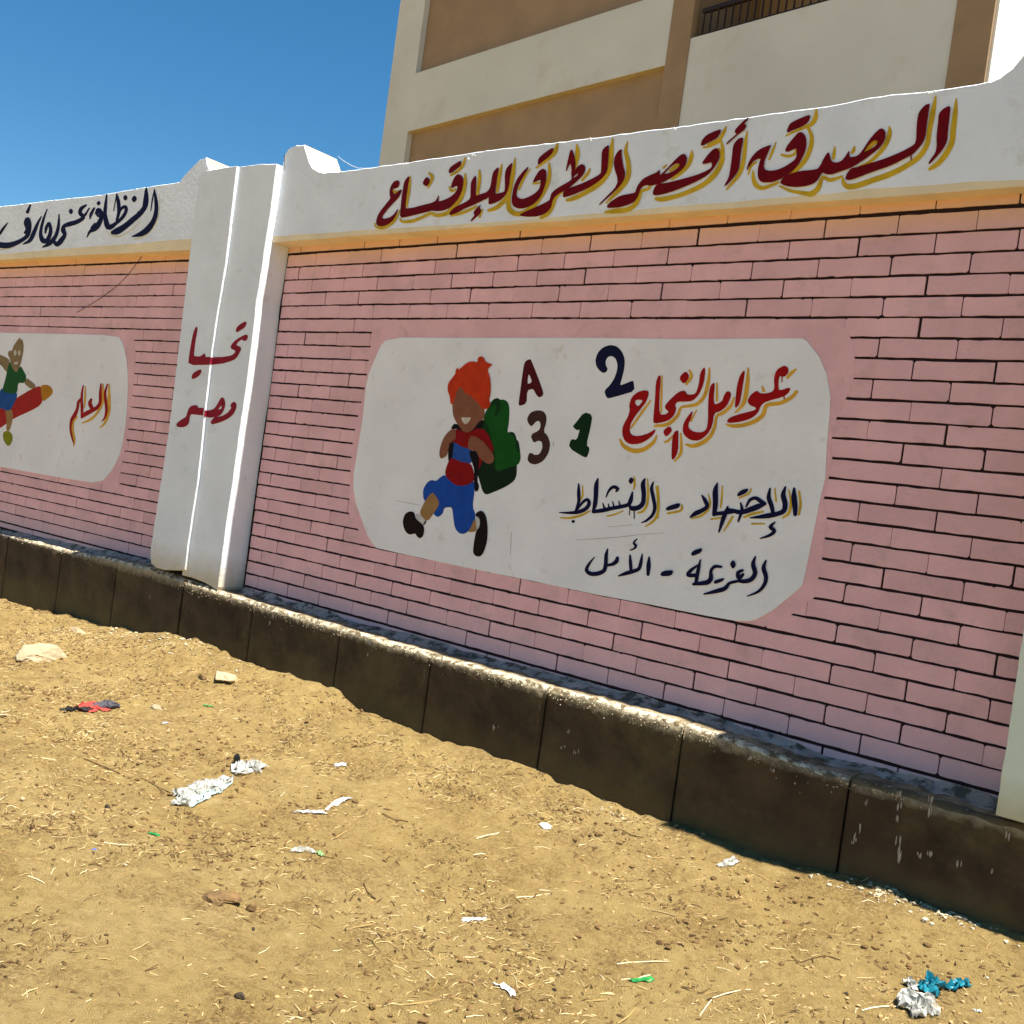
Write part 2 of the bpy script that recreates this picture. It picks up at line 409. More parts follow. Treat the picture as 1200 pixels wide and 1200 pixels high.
def blots(wall, plane, a0, a1, margin, seed, n):
    rr = random.Random(seed); mi = [plane.inv(plane.at(x, y)) for x, y in margin]; mb = MB()
    for _ in range(n):
        a = rr.uniform(a0, a1); k = rr.randrange(27); z = Z0-k*CH+rr.uniform(-.006, .006)
        if pip(a, z, mi): continue
        w_, h_ = rr.uniform(.004, .022), rr.uniform(.002, .006); m = 9
        mb.add([plane.pt(a+w_*math.cos(t)*rr.uniform(.6, 1.2), z+h_*math.sin(t)*rr.uniform(.5, 1.3), .0068) for t in [2*math.pi*i/m for i in range(m)]], [tuple(range(m))])
    o = mb.build('paint_blot', grout, wall); o['kind'] = 'stuff'
def slab_from_outline(name, plane, outline, off, thick, m, parent, smooth=0, holes=()):
    mb = MB(); o = chaikin(outline, smooth) if smooth else outline
    flat, tris = fill2d(o); n = len(flat)
    A = [plane.at(x, y, off) for x, y in flat]; B = [a-plane.n*thick for a in A]
    F = []
    for t in tris:
        a, b, c = (A[i] for i in t); F.append(t if np.cross(b-a, c-a) @ plane.n > 0 else (t[0], t[2], t[1]))
    F += [tuple(i+n for i in reversed(f)) for f in F]
    F += [(i, (i+1) % n, (i+1) % n+n, i+n) for i in range(n)]
    mb.add(A+B, F); ob = mb.build(name, m, parent)
    bm = bmesh.new(); bm.from_mesh(ob.data); bmesh.ops.recalc_face_normals(bm, faces=bm.faces); bm.to_mesh(ob.data); bm.free()
    return ob
def boxm(mb, p0, p1, m=0):
    x0, y0, z0 = p0; x1, y1, z1 = p1
    V = [(x0, y0, z0), (x1, y0, z0), (x1, y1, z0), (x0, y1, z0), (x0, y0, z1), (x1, y0, z1), (x1, y1, z1), (x0, y1, z1)]
    mb.add(V, [(0, 3, 2, 1), (4, 5, 6, 7), (0, 1, 5, 4), (1, 2, 6, 5), (2, 3, 7, 6), (3, 0, 4, 7)], m)
def pbox(mb, plane, a0, a1, z0, z1, f, b, m=0):
    """box on a plane: from a0 to a1 along it, f proud of it, b behind it"""
    V = [plane.pt(a, z, o) for z in (z0, z1) for a, o in ((a0, f), (a1, f), (a1, -b), (a0, -b))]
    mb.add(V, [(0, 3, 2, 1), (4, 5, 6, 7), (0, 1, 5, 4), (1, 2, 6, 5), (2, 3, 7, 6), (3, 0, 4, 7)], m)
ZS = 2.972                                                   # underside of the frieze
def frieze(name, plane, top, border, aL, aR, parent, thick):
    """beam with painted lower band: top and band edge are (along, z) profiles"""
    ta, tz = zip(*top); ba, bz = zip(*border)
    A = sorted(set(list(np.arange(aL, aR, .05))+[a for a in ta if aL <= a <= aR]+[aR]))
    mb = MB(); rows = []
    rr = random.Random(5)
    for a in A:
        zt = np.interp(a, ta, tz)+rr.uniform(-.0022, .0022); zb = np.interp(a, ba, bz)+.004*float(vnoise(a*9, 1)); zs = ZS+.004*float(vnoise(a*5, 2))
        rows.append([plane.pt(a, zs, -thick), plane.pt(a, zs, 0), plane.pt(a, zb, 0), plane.pt(a, zt-.006, 0), plane.pt(a, zt, -.008), plane.pt(a, zt, -thick+.004), plane.pt(a, zt-.01, -thick)])
    n = 7
    V = [p for r in rows for p in r]; F = []; Mi = []
    for i in range(len(rows)-1):
        for j in range(n):
            j2 = (j+1) % n
            F.append((i*n+j, i*n+j2, (i+1)*n+j2, (i+1)*n+j)); Mi.append({0: 1, 1: 1}.get(j, 2 if (j in (4,) and abs(rows[i][4][2]-rows[i+1][4][2]) > .03) else 0))
    F.append(tuple(range(n))); Mi.append(0); F.append(tuple((len(rows)-1)*n+j for j in reversed(range(n)))); Mi.append(0)
    mb.v = V; mb.f = F; mb.m = Mi
    ob = mb.build(name, [white, yellowb, creamw], parent)
    bm = bmesh.new(); bm.from_mesh(ob.data); bmesh.ops.recalc_face_normals(bm, faces=bm.faces); bm.to_mesh(ob.data); bm.free()
    return ob

# ================================================================== RIGHT BAY
wallR = thing('painted_wall', 'pink brick-patterned wall bay with a large white mural of a running red-haired boy and a red Arabic motto along its top', 'wall')
m_ = MB(); boxm(m_, (-5.93, 0.0, .35), (-.70, .14, 2.99)); m_.build('wall_core', grout, wallR)
m_ = MB(); boxm(m_, (-5.93, .141, .0), (-.70, .155, 2.99)); m_.build('rear_plaster', white, wallR)
MARG_R = [(437, 374.9), (984, 374.2), (1000, 402), (1002, 430), (999, 450), (979, 492), (974, 515), (975, 540), (965, 585), (969, 610), (963, 655), (954, 700), (925, 722), (903, 735), (860, 726), (433, 640),
          (409, 605), (410, 560), (414, 512), (428, 452), (434, 410)]
lay_bricks(wallR, WR, -5.905, -.72, BX0, MARG_R, 11, [.0045, .006, .0065, .008, .0028])
blots(wallR, WR, -5.9, -.9, MARG_R, 5, 150)
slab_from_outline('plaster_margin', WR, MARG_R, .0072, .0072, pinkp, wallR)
PANEL_R = [(452, 399), (470, 395.5), (560, 396), (700, 396), (800, 397.5), (925, 396.5), (940, 396.5), (946, 400), (960, 418), (969, 440), (973, 465), (972, 485), (969, 520), (967, 560), (960, 590), (954, 620),
           (946, 660), (941.5, 680), (940, 686), (934, 692), (906, 715), (887, 725.5), (878, 728), (862, 727.5), (830, 722), (760, 708), (700, 697), (620, 680), (560, 668), (480, 651), (441, 642), (435, 635), (430, 626), (417, 590),
           (414, 572), (414.5, 555), (425, 490), (429, 452), (432, 438), (438, 424), (446, 405)]
panelR = slab_from_outline('mural_panel', WR, PANEL_R, .0105, .0105, panelw, wallR, 0)
PO = .0112
# --- frieze
top = [(FR.inv(FR.at(x, y))) for x, y in [(325, 200), (330.5, 199), (334, 181), (338, 174), (347, 170), (356, 169.5), (358.5, 177), (362.6, 190), (366, 196), (372, 200), (380, 202), (400, 200.5), (473, 190.8), (570, 175.8), (653, 166.3), (800, 147.3), (967, 124), (1033, 111.7),
       (1100, 105), (1160, 95), (1173, 90), (1187, 79), (1200, 64), (1212, 48), (1222, 42)]]
top = [(a, z) for a, z in top] + [(6.0, top[-1][1])]
bord = [(FR.inv(FR.at(x, y))) for x, y in [(323, 277), (350, 275), (383, 273), (450, 268), (570, 261), (720, 248.7), (783, 242), (850, 237.5), (900, 232.5), (970, 227.5), (1013, 222), (1077, 218), (1140, 212.4), (1200, 210)]]
friR = frieze('frieze_beam', FR, top, bord, .09, 5.30, wallR, .30)

FW = MB()                                                    # الصدق أقصر الطرق للإقناع
fo = .0012
WID = {0: 1.15, 1: 1.18}; WAD = {0: .35, 1: .45}
def yel(mb, plane, ox, oy, k, txt, mat_, off):
    for i, line in enumerate(txt.strip().split('\n')):
        pts = [(a, b_, c_*WID[mat_]+WAD[mat_]) for a, b_, c_ in crop(ox, oy, k, parse(line))]
        paint_stroke(mb, plane, pts, off+.00003*i, mat_)
def pol(mb, plane, ox, oy, k, txt, mat_, off, sm=1):
    for i, line in enumerate(txt.strip().split('\n')):
        parts = [crop(ox, oy, k, parse(p)) for p in line.split('|')]
        paint_poly(mb, plane, parts[0], off+.00008*i, mat_, parts[1:], sm, .32)
yel(FW, FR, 950, 100, 6.316, """1078,100,8 1070,200,30 1055,330,34 1045,420,34 1000,510,34 940,580,30 880,620,20
925,85,12 905,200,32 880,330,30 860,440,30 800,530,32 700,600,32 580,660,34 450,705,34 350,740,34 280,750,34 245,725,24 238,690,14
582,305,8 585,350,28 560,430,28 500,510,24 430,570,18 360,600,8
178,455,8 174,500,20 168,540,18
325,450,8 318,480,22 305,500,16
236,672,12 190,690,20 140,700,24 95,680,20 80,700,20 60,760,26 20,800,28 -10,812,24
500,400,20 450,440,30 400,490,16""", 0, fo)
yel(FW, FR, 830, 120, 8.571, """1085,70,14 1078,150,38 1040,215,34 980,245,24 850,300,16 780,335,10
715,840,14 820,885,24 950,910,34 1030,915,40 1090,870,34 1130,790,28 1150,745,20
1000,250,22 1035,330,32 1035,420,38 1000,530,38 950,610,36 890,670,32 820,722,20
880,480,10 860,520,20 800,540,22 735,525,18
680,400,8 650,480,20 610,575,14
402,725,10 430,640,20 480,600,14
450,690,14 452,760,30 480,830,40 540,860,34 620,838,26 705,805,18
390,290,10 375,400,28 360,540,32 336,660,34 290,750,28 182,875,12
180,240,8 155,300,28 110,370,22 0,425,16
125,370,14 145,480,30 130,590,32 80,690,32 0,780,30""", 0, fo+.0005)
yel(FW, FR, 690, 130, 7.5, """1005,322,10 1060,310,16 1150,265,20
1140,330,14 1178,400,26 1150,490,34 1090,580,34 1000,650,34 900,700,32 780,745,32 650,775,34 588,772,22
905,350,10 902,400,30 870,480,28 800,550,24 730,600,14
682,475,10 655,500,14
548,650,12 520,685,20 462,705,22 440,760,30 410,820,32 340,865,34 230,880,34 145,888,16
340,270,8 325,350,26 345,450,34 350,540,36 330,610,36 270,690,30 200,760,20 152,810,8
207,255,10 200,350,30 190,480,30 160,560,32 90,640,32 0,690,30
800,470,14 755,495,28 712,528,12""", 0, fo+.0011)
yel(FW, FR, 560, 150, 7.5, """1185,95,12 1170,220,34 1160,330,34 1120,430,34 1040,510,34 940,570,30 850,615,30 780,635,18
870,145,10 875,220,34 865,310,22 850,370,8
985,355,8 965,400,20 915,460,14
745,560,10 700,590,20 670,640,28 650,700,28 610,755,28 550,790,16
700,135,12 680,200,32 640,255,22 570,310,16 512,350,10
625,310,14 630,400,26 610,490,30 560,590,30 490,680,34 420,735,34 350,755,36 290,730,38 268,680,34 275,600,22 285,560,12
460,360,6 410,430,16 360,540,12
485,488,12 540,482,12
327,265,8 312,380,28 290,500,28 270,580,30 230,640,28 160,700,28 90,725,18
210,320,8 190,420,26 170,560,16
13,370,8 8,470,16 5,560,14
40,715,10 15,785,12""", 0, fo+.0018)
yel(FW, FR, 430, 160, 8.571, """1132,335,8 1130,430,28 1108,590,22
838,797,10 940,770,22 1020,740,20 1100,700,14
985,375,12 985,470,30 950,600,34 880,700,34 800,770,32 700,790,28 640,772,22 550,812,22 450,848,26 350,852,18 332,822,10
828,505,14 850,545,20 890,530,14
985,215,12 965,280,22 920,340,18 840,390,12
435,400,8 425,520,20 405,640,18 398,708,10
620,365,14 655,400,26 645,450,20 610,512,12
330,735,6 290,820,20 230,882,24 150,915,24 88,905,16 78,872,10
330,545,8 285,560,24 260,535,10""", 0, fo+.0025)
RO = fo+.0034
pol(FW, FR, 430, 160, 8.571, """325,450 300,440 270,455 240,500 228,550 232,600 238,620 200,670 150,730 110,790 95,840 95,880 115,897 150,900 190,892 235,865 265,835 290,790 310,725 300,740 270,785 230,815 180,828 152,822 150,805 180,760 230,700 290,640 330,590 348,535 335,535 300,565 275,585 258,560 255,530 270,520 300,515 322,490
420,398 400,420 385,440 372,470 362,540 350,610 340,720 332,815 400,805 500,780 600,755 655,740 700,748 760,742 820,720 870,680 920,620 955,540 968,460 965,420 945,390 915,380 890,395 860,450 845,505 855,515 880,500 905,490 912,510 905,540 880,575 830,615 770,640 720,655 715,650 722,585 705,620 690,650 640,672 560,690 460,718 390,725 385,710 395,600 410,500 425,415
600,405 628,430 630,460 600,502 560,475 575,435
945,240 940,290 900,325 830,375 822,345 835,315 870,285 910,262
1085,395 1095,405 1093,500 1088,600 1150,578 1200,562 1200,620 1150,645 1080,680 980,720 900,765 850,785 830,785 835,760 870,720 930,690 1000,655 1040,625 1043,540 1045,470 1060,430
1145,685 1125,715 1150,740 1130,780 1080,820 1040,857 1050,830 1085,790 1070,765 1085,740 1110,715 1130,695""", 1, RO)
pol(FW, FR, 560, 150, 7.5, """60,575 100,545 115,500 130,400 150,370 178,345 180,360 165,450 150,560 155,580 200,572 235,560 240,520 238,400 255,350 298,305 300,320 285,400 265,540 240,590 200,630 150,655 95,672 95,640 98,600 60,632
440,340 400,380 350,440 318,510 300,600 298,650 310,685 350,705 400,705 470,680 530,630 570,560 597,470 600,400 595,370 570,358 540,375 505,430 485,470 490,478 520,462 548,450 553,470 550,510 530,550 490,585 440,610 390,627 350,615 335,590 340,550 360,490 400,420 440,355
662,172 660,210 620,255 560,300 530,325 528,290 540,260 580,225 630,190
360,765 420,735 500,700 590,660 632,635 640,600 650,570 690,535 760,495 820,460 826,440 822,400 825,360 815,310 800,320 775,388 778,350 795,270 812,200 825,188 845,240 857,310 852,370 850,385 880,335 915,316 940,335 942,370 925,410 880,455 830,500 790,530 745,555 715,572 670,605 650,650 640,700 600,745 540,770 470,778 400,775|888,395 852,412 832,443 868,426
748,610 750,575 765,545 800,530 900,495 1000,450 1080,405 1085,370 1088,280 1090,210 1110,175 1148,150 1150,170 1145,280 1135,380 1100,430 1050,475 960,530 860,575 790,600""", 1, RO+.0006)
pol(FW, FR, 690, 130, 7.5, """290,335 285,380 300,480 318,540 310,600 270,660 200,730 130,790 90,830 95,815 160,750 230,680 255,630 252,580 230,520 220,460 230,400 260,350
160,850 165,825 210,785 280,745 360,730 410,720 420,680 440,640 480,595 540,565 600,540 620,515 622,540 625,570 650,545 700,495 760,430 810,385 840,378 858,400 862,430 845,480 800,530 740,575 680,610 610,640 540,655 500,648 465,665 445,700 430,750 400,795 340,825 270,845 200,850|800,465 770,458 730,480 690,520 655,557 700,548 760,520 795,490
600,642 570,690 562,730 585,742 650,730 750,700 850,660 950,615 1040,565 1100,500 1140,430 1150,390 1145,350 1120,325 1085,345 1040,395 1000,450 1000,465 1040,460 1075,445 1085,465 1080,500 1030,530 960,560 860,590 760,615 680,635
1162,160 1155,190 1130,235 1080,262 990,308 985,290 1000,250 1040,210 1100,182""", 1, RO+.0012)
pol(FW, FR, 830, 120, 8.571, """345,355 350,370 325,500 310,650 285,710 230,780 160,850 170,820 205,760 222,680 240,540 250,440 270,400 310,360
405,150 395,175 355,215 385,230 360,275 310,310 240,370 175,430 190,400 260,340 290,315 265,300 275,270 320,220 370,175
630,425 625,440 590,520 560,590 555,650 570,680 620,690 700,678 780,640 850,595 885,560 890,500 885,460 860,465 800,495 775,490 780,460 820,400 880,330 910,300 945,302 975,340 985,400 975,480 940,560 890,640 810,720 720,770 640,800 560,803 520,790 500,750 498,690 510,620 530,560 490,565 450,590 410,640 385,690 395,630 430,560 480,500 540,460
1020,125 1020,150 1000,200 940,240 850,275 790,305 795,270 820,215 870,185 950,150
725,800 750,760 820,720 920,690 1050,680 1110,665 1150,690 1100,770 1040,820 960,842 860,848 770,835 728,812""", 1, RO+.0018)
pol(FW, FR, 950, 100, 6.316, """-20,640 50,622 75,590 95,545 120,505 135,495 145,540 155,565 190,575 230,560 260,525 285,480 285,510 290,535 345,525 380,490 430,410 480,350 520,317 545,330 555,360 545,410 510,460 460,500 400,545 330,590 280,615 220,635 150,660 110,655 85,640 70,665 50,700 20,725 -15,738|500,415 475,400 440,425 385,500 430,480 480,450
255,695 270,650 300,615 345,605 450,575 560,540 680,490 770,440 783,400 785,310 795,220 815,180 850,145 880,135 878,160 860,280 845,395 810,450 760,505 740,515 600,590 450,640 350,680 290,700
1033,148 1030,200 1015,330 1010,410 980,470 920,540 870,590 880,560 925,500 935,450 932,380 945,270 950,210 980,175""", 1, RO+.0024)
yel(FW, FR, 950, 100, 6.316, "742,512,7 744,552,5", 1, RO+.003)
FW.build('painted_motto', [gold, red], friR)['label'] = 'dark red Arabic motto with ochre outline'

CH_ = MB(); rr = random.Random(8)
for x, y in [(551, 184), (556, 181), (548, 186), (1095, 107), (1088, 108), (474, 191.5), (790, 150), (690, 163)]:
    for q in range(5):
        p = FR.at(x+rr.uniform(-3, 3), y+rr.uniform(-.5, 2), .001); r = rr.uniform(.003, .009)
        CH_.add([p+r*np.array(d)*rr.uniform(.6, 1.3) for d in ((1, 0, 0), (0, -.5, 0), (-1, 0, 0), (0, 0, .8), (0, 0, -.8))], [(0, 3, 1), (1, 3, 2), (0, 1, 4), (1, 2, 4), (0, 4, 3), (2, 3, 4)])
o_ = CH_.build('mortar_crumb', white, friR); o_['kind'] = 'stuff'
# --- mural: running boy
BOY = MB(); keys = []
def bm_(col, txt, holes=None):
    if col not in keys: keys.append(col)
    global _bo
    parts = [crop(460, 410, 7.5, parse(p)) for p in txt.split('|')]
    paint_poly(BOY, WR, parts[0], _bo, keys.index(col), parts[1:], 1, .15); _bo += .00012
_bo = PO
bm_('ddgreen', "745,960 850,940 890,900 1000,900 1100,880 1092,1005 1090,1100 1070,1150 1000,1200 900,1245 820,1275 790,1240 765,1150 740,1060")
bm_('green', "860,490 870,450 905,425 950,440 980,437 1015,460 1028,520 1022,640 1005,730 1050,718 1080,745 1090,800 1110,850 1122,900 1126,960 1105,1010 1000,1040 905,1075 880,900 850,780 800,680 800,600 830,520")
bm_('dgreen', "862,480 880,440 920,422 948,440 950,500 925,570 905,583 893,560 915,520 910,480 885,480 868,505")
bm_('dgreen', "1015,735 1060,720 1085,760 1088,790 1108,805 1122,900 1110,900 1085,880 1080,800 1060,750")
bm_('dgreen', "745,640 800,610 830,650 870,770 890,860 910,1040 860,1000 820,800")
bm_('ddgreen', "745,960 800,930 860,960 890,1020 905,1074 905,1100 860,1100 745,1060")
bm_('black', "548,640 512,688 530,700 562,690 600,720 690,745 745,720 790,680 800,620 760,630 720,690 640,700")
bm_('red', "555,690 600,712 645,728 700,715 740,690 765,695 800,695 850,760 892,880 870,910 760,900 700,880 640,880 550,850 505,820")
bm_('band', "515,815 550,815 600,850 665,870 705,890 700,990 640,1005 520,975 510,880")
bm_('black', "500,815 540,812 530,900 522,960 492,992 488,900")
bm_('red', "745,900 790,940 780,1000 760,1050 740,1000")
bm_('red', "520,950 600,985 690,1000 715,1080 722,1140 680,1180 610,1198 550,1190 480,1130 460,1080 480,1010 500,970")
bm_('blue', "460,1098 482,1132 550,1190 610,1198 680,1180 715,1150 722,1220 700,1380 725,1440 725,1490 690,1570 640,1615 590,1615 550,1570 535,1480 525,1385 490,1380 450,1390 440,1440 400,1470 365,1450 360,1420 400,1350 340,1250 290,1340 270,1300 268,1230 300,1170 340,1143 385,1155 420,1120")
bm_('black', "670,885 740,890 762,950 755,1060 742,1150 760,1200 750,1240 722,1245 715,1150 720,1050 690,960")
bm_('leg', "350,1246 390,1300 412,1350 372,1420 302,1515 240,1440 250,1400 290,1322")
bm_('sock', "228,1438 292,1500 272,1532 205,1485 203,1450")
bm_('black', "292,1498 298,1508 275,1540 268,1532")
bm_('shoe', "155,1418 190,1430 200,1480 230,1510 270,1540 278,1590 265,1640 240,1657 215,1640 200,1610 150,1625 115,1600 95,1550 90,1500 110,1440")
bm_('leg', "722,1478 738,1540 735,1597 662,1602 690,1560")
bm_('shoe', "770,1413 800,1425 825,1480 835,1580 830,1680 800,1780 770,1816 730,1812 706,1780 715,1700 735,1590 765,1560 770,1510 755,1470 726,1455 740,1430")
bm_('sock', "728,1465 760,1475 770,1530 742,1578 737,1560")
bm_('skin', "528,693 552,698 556,740 550,790 500,815 490,880 475,930 430,957 413,940 413,880 440,790 480,730")
bm_('skin', "690,753 740,765 800,810 850,870 892,930 888,980 850,1007 800,980 760,940 730,880 663,875 668,800")
bm_('skin', "525,470 545,400 570,350 590,320 640,360 690,395 740,450 780,505 808,530 806,600 750,640 710,700 660,727 620,717 585,670 550,620 530,560")
bm_('smile', "602,592 645,596 690,592 672,630 640,657 615,630")
bm_('hair', "500,400 482,350 490,290 530,240 552,212 555,180 568,156 580,175 600,160 650,115 700,98 748,112 748,72 775,56 800,65 820,110 882,128 850,150 832,175 855,240 863,320 858,400 845,440 864,475 840,515 790,522 760,480 735,435 733,470 715,405 710,450 690,388 680,420 660,370 645,395 625,350 590,318 560,370 545,430 525,482 510,470 505,420")
o_ = BOY.build('painted_boy', [P_[k] for k in keys], panelR); o_['label'] = 'painted running boy with orange hair and green backpack'
# characters
def glyph(name, txt, m, lab):
    mb = MB(); pol(mb, WR, 600, 400, 7.5, txt, 0, PO+.0002); o = mb.build(name, m, panelR); o['label'] = lab
glyph('painted_letter', "130,168 160,158 168,170 200,250 250,380 275,455 265,480 240,492 215,470 187,413 130,430 127,545 65,567 60,545 75,430 95,280 110,190|148,280 180,358 135,380 138,320", P_['maroon'], 'maroon letter A')
glyph('painted_numeral', "800,277 765,250 740,210 735,160 755,100 800,55 860,33 920,45 965,90 990,160 985,240 965,320 945,392 1000,372 1058,348 1066,355 1076,435 960,470 850,500 830,490 812,435 860,390 900,330 925,260 930,200 910,145 875,125 840,135 818,175 825,220 840,240 828,268", P_['nnavy'], 'navy numeral 2')
glyph('painted_numeral', "170,748 145,720 133,680 160,630 210,608 270,612 300,650 300,710 275,795 312,830 335,900 320,980 275,1050 210,1082 160,1072 136,1040 150,985 175,983 190,1000 240,998 270,940 265,880 230,870 190,892 163,822 240,785 255,740 245,700 215,698 190,725", P_['brown'], 'brown numeral 3')
glyph('painted_numeral', "635,623 705,648 690,750 650,912 682,940 662,1010 642,1022 498,935 520,858 570,872 600,770 575,782 533,750 560,720", P_['ngreen'], 'dark green numeral 1')
# عوامل النجاح
TW = MB()
yel(TW, WR, 720, 420, 5.4545, """1160,70,10 1130,95,18 1105,125,12
1165,212,18 1130,250,20 1060,285,20 975,300,20 950,360,22 900,400,22 830,425,20 760,432,18 715,422,8
945,178,8 955,208,16
855,62,8 850,160,22 832,270,22 800,320,14 770,348,6
655,158,8 655,270,12
765,250,8 745,300,16 700,345,18 655,370,14 640,440,16 610,500,20 560,540,22 500,560,20 458,550,10
525,330,6 490,400,10
608,62,8 600,150,18 575,240,18 530,290,18 470,305,14 425,315,12 400,370,16 340,420,18 258,432,12
305,110,6 300,230,10 298,345,8
480,75,10 492,115,16 460,165,12
232,268,6 180,340,12 105,445,8
35,518,10 60,560,20 120,590,24 190,580,22 250,535,18 270,492,6
375,492,6 345,525,12 322,535,10
425,478,8 425,600,16 385,657,8""", 0, PO+.0002)
pol(TW, WR, 720, 420, 5.4545, """1085,45 1110,60 1112,90 1090,115 1070,115 1055,110 1045,160 1050,210 1128,183 1110,225 1060,250 1000,265 960,280 935,300 915,350 870,385 800,405 740,412 718,405 735,380 790,360 850,345 905,330 905,312 870,300 850,275 870,235 910,205 930,225 970,225 1010,215 1025,190 1020,130 1035,75
830,75 832,95 815,200 800,290 770,322 775,260 785,170 805,105
635,155 640,170 632,260 640,300 690,275 700,240 720,210 740,215 745,240 720,300 680,335 635,350 625,430 590,490 540,525 490,522 450,495 436,460 445,410 470,370 502,333 490,380 470,420 475,450 510,472 560,475 590,455 600,400 600,300 605,220 615,175
575,55 580,80 570,160 540,230 500,270 460,275 400,275 385,300 395,320 380,365 340,400 250,418 250,380 262,250 265,160 280,115 292,108 295,130 285,250 285,360 330,360 350,340 325,320 325,300 360,260 410,215 450,205 465,235 520,230 540,170 550,90
455,80 480,115 445,167 413,125
215,208 218,230 200,280 160,330 130,370 100,420 95,470 115,495 160,498 220,480 265,450 250,485 210,520 160,545 100,548 65,525 50,480 55,430 90,370 100,330 95,300 110,250 150,215 190,205|165,262 185,270 150,312 130,285 135,265
350,432 370,460 330,504 310,465
405,458 408,480 405,600 375,650 365,635 370,520 380,475""", 1, PO+.0012)
yel(TW, WR, 720, 420, 5.4545, "1072,110,5 1070,150,3\n1083,225,5 1085,260,4", 1, PO+.0022)
TW.build('painted_heading', [gold2, red2], panelR)['label'] = 'bright red Arabic heading with yellow outline'
# النشاط / الأمل
NW = MB()
yel(NW, WR, 650, 550, 8, """260,150,6 262,240,14 245,290,8
330,390,10 250,430,16 150,455,16 52,455,8
640,390,8 570,420,12 490,440,10
870,90,8 875,200,16 868,320,18 830,390,18 780,410,10
950,160,6 968,280,18 968,400,20 930,480,18 850,537,8
745,70,10 750,140,16 740,190,8
1192,335,12 1180,385,14 1060,412,12""", 0, PO+.0002)
yel(NW, WR, 770, 550, 6.667, """510,130,8 505,230,12 495,300,8
735,150,8 715,190,12 640,225,8
920,150,8 930,250,12
1030,160,8 1045,260,14 1030,340,18 980,380,8
1110,170,12 1120,270,16 1108,355,12
830,330,12 740,350,16 680,375,12
740,425,12 840,425,8
590,370,14 560,420,14 520,485,6
520,375,10 420,390,10
400,195,6 415,260,12 395,320,12 340,365,12 268,385,6
200,295,8 180,325,12 80,347,8
5,130,10 12,250,14 5,380,10""", 0, PO+.0005)
yel(NW, WR, 650, 550, 8, """925,118,8 908,180,24 925,270,26 938,360,26 915,430,22 860,480,16 812,502,4
845,88,10 828,140,34 835,240,32 825,320,34 780,360,36 720,365,34 703,340,16
728,213,10 715,280,30 690,330,28 620,350,28 540,365,28 450,385,30 362,398,24
600,298,5 612,345,14
542,303,5 556,352,12
502,325,5 512,370,14
450,318,6 470,375,18
405,88,10 390,150,32 385,260,32 375,340,30 355,402,12
482,260,6 508,200,16 550,165,24 592,183,24 575,207,12
225,135,8 225,220,26 225,300,22 200,395,22
212,375,12 260,312,18 305,283,22 322,320,26 290,370,28 220,400,28 130,408,18 42,405,4
745,380,6 745,462,5
702,380,5 700,430,4
885,822,10 880,900,32 875,988,22
820,797,8 808,870,24 790,930,26 740,955,28 670,975,28 597,1000,8
705,805,10 710,870,24 715,945,22
772,652,6 740,690,16 762,715,20 742,745,12 706,757,5
495,747,8 482,810,26 478,890,28 460,950,30 400,978,32 335,978,30 298,945,26 320,890,18 373,822,4
482,902,16 540,890,24 580,860,32 587,828,22""", 1, PO+.0012)
pol(NW, WR, 650, 550, 8, """715,72 742,100 715,142 690,110
172,473 190,488 174,503 156,490
1178,312 1165,362 1048,388 1043,365 1075,343
1112,948 1090,998 988,1000 1010,958""", 1, PO+.0022)
yel(NW, WR, 770, 550, 6.667, """1070,148,12 1070,220,34 1078,300,32 1078,355,22
1002,138,10 985,200,30 1000,270,32 988,325,30 930,350,28 850,365,30 725,380,5
882,150,10 872,220,26 895,290,26 905,342,22
922,412,6 885,450,24 917,480,22 880,515,18 806,540,6
695,292,10 725,240,18 770,225,22 810,250,26 845,270,18
840,272,16 790,290,34 740,310,34 660,335,28 600,325,24 552,310,12
652,262,8 662,320,20 633,408,10
552,292,10 530,350,26 505,420,22 483,490,8
600,330,20 530,340,24 440,350,22
470,108,8 455,170,32 455,270,32 445,355,24
350,203,8 375,245,24 390,290,24 350,322,26 300,345,28 260,373,10
850,712,8 832,770,26 850,840,26 838,900,22 790,955,16 702,992,4
767,682,8 750,740,26 765,810,28 735,860,28 680,875,26 635,872,18
670,788,14 632,808,24 640,850,26 672,820,16
622,875,18 565,890,18 530,930,26 470,950,26 366,975,8
502,762,14 450,760,20 420,795,18 420,850,28 398,880,30 350,890,26 282,897,16
338,708,8 320,790,22 302,892,20
320,748,10 265,788,20 240,825,22 290,828,22 320,815,12""", 1, PO+.0026)
pol(NW, WR, 770, 550, 6.667, """714,148 700,182 628,214 628,190 660,163
185,260 165,297 68,324 78,293
595,706 616,745 593,780 568,740
527,848 512,872 448,897 443,870
354,615 342,650 272,678 267,655 290,633
130,788 107,832 20,833 43,795""", 1, PO+.0038)
NW.build('painted_verse', [gold, navy], panelR)['label'] = 'two lines of navy Arabic writing, the upper outlined in yellow'
SC = MB(); WAD[0] = 0
yel(SC, WR, 650, 550, 8, "200,662,3 380,652,6 600,635,5 820,610,4 1025,595,3\n500,540,3 730,520,4", 0, PO+.0002)
yel(SC, WR, 460, 530, 7.5, "1045,700,5 1035,900,4\n30,425,3 240,465,4", 0, PO+.0002)
yel(SC, WR, 600, 400, 7.5, "365,890,7 360,920,5", 0, PO+.0002)
SC.build('scratch_mark', mat('scratch_grey', (.46, .42, .39), .9, .2, 20), panelR)

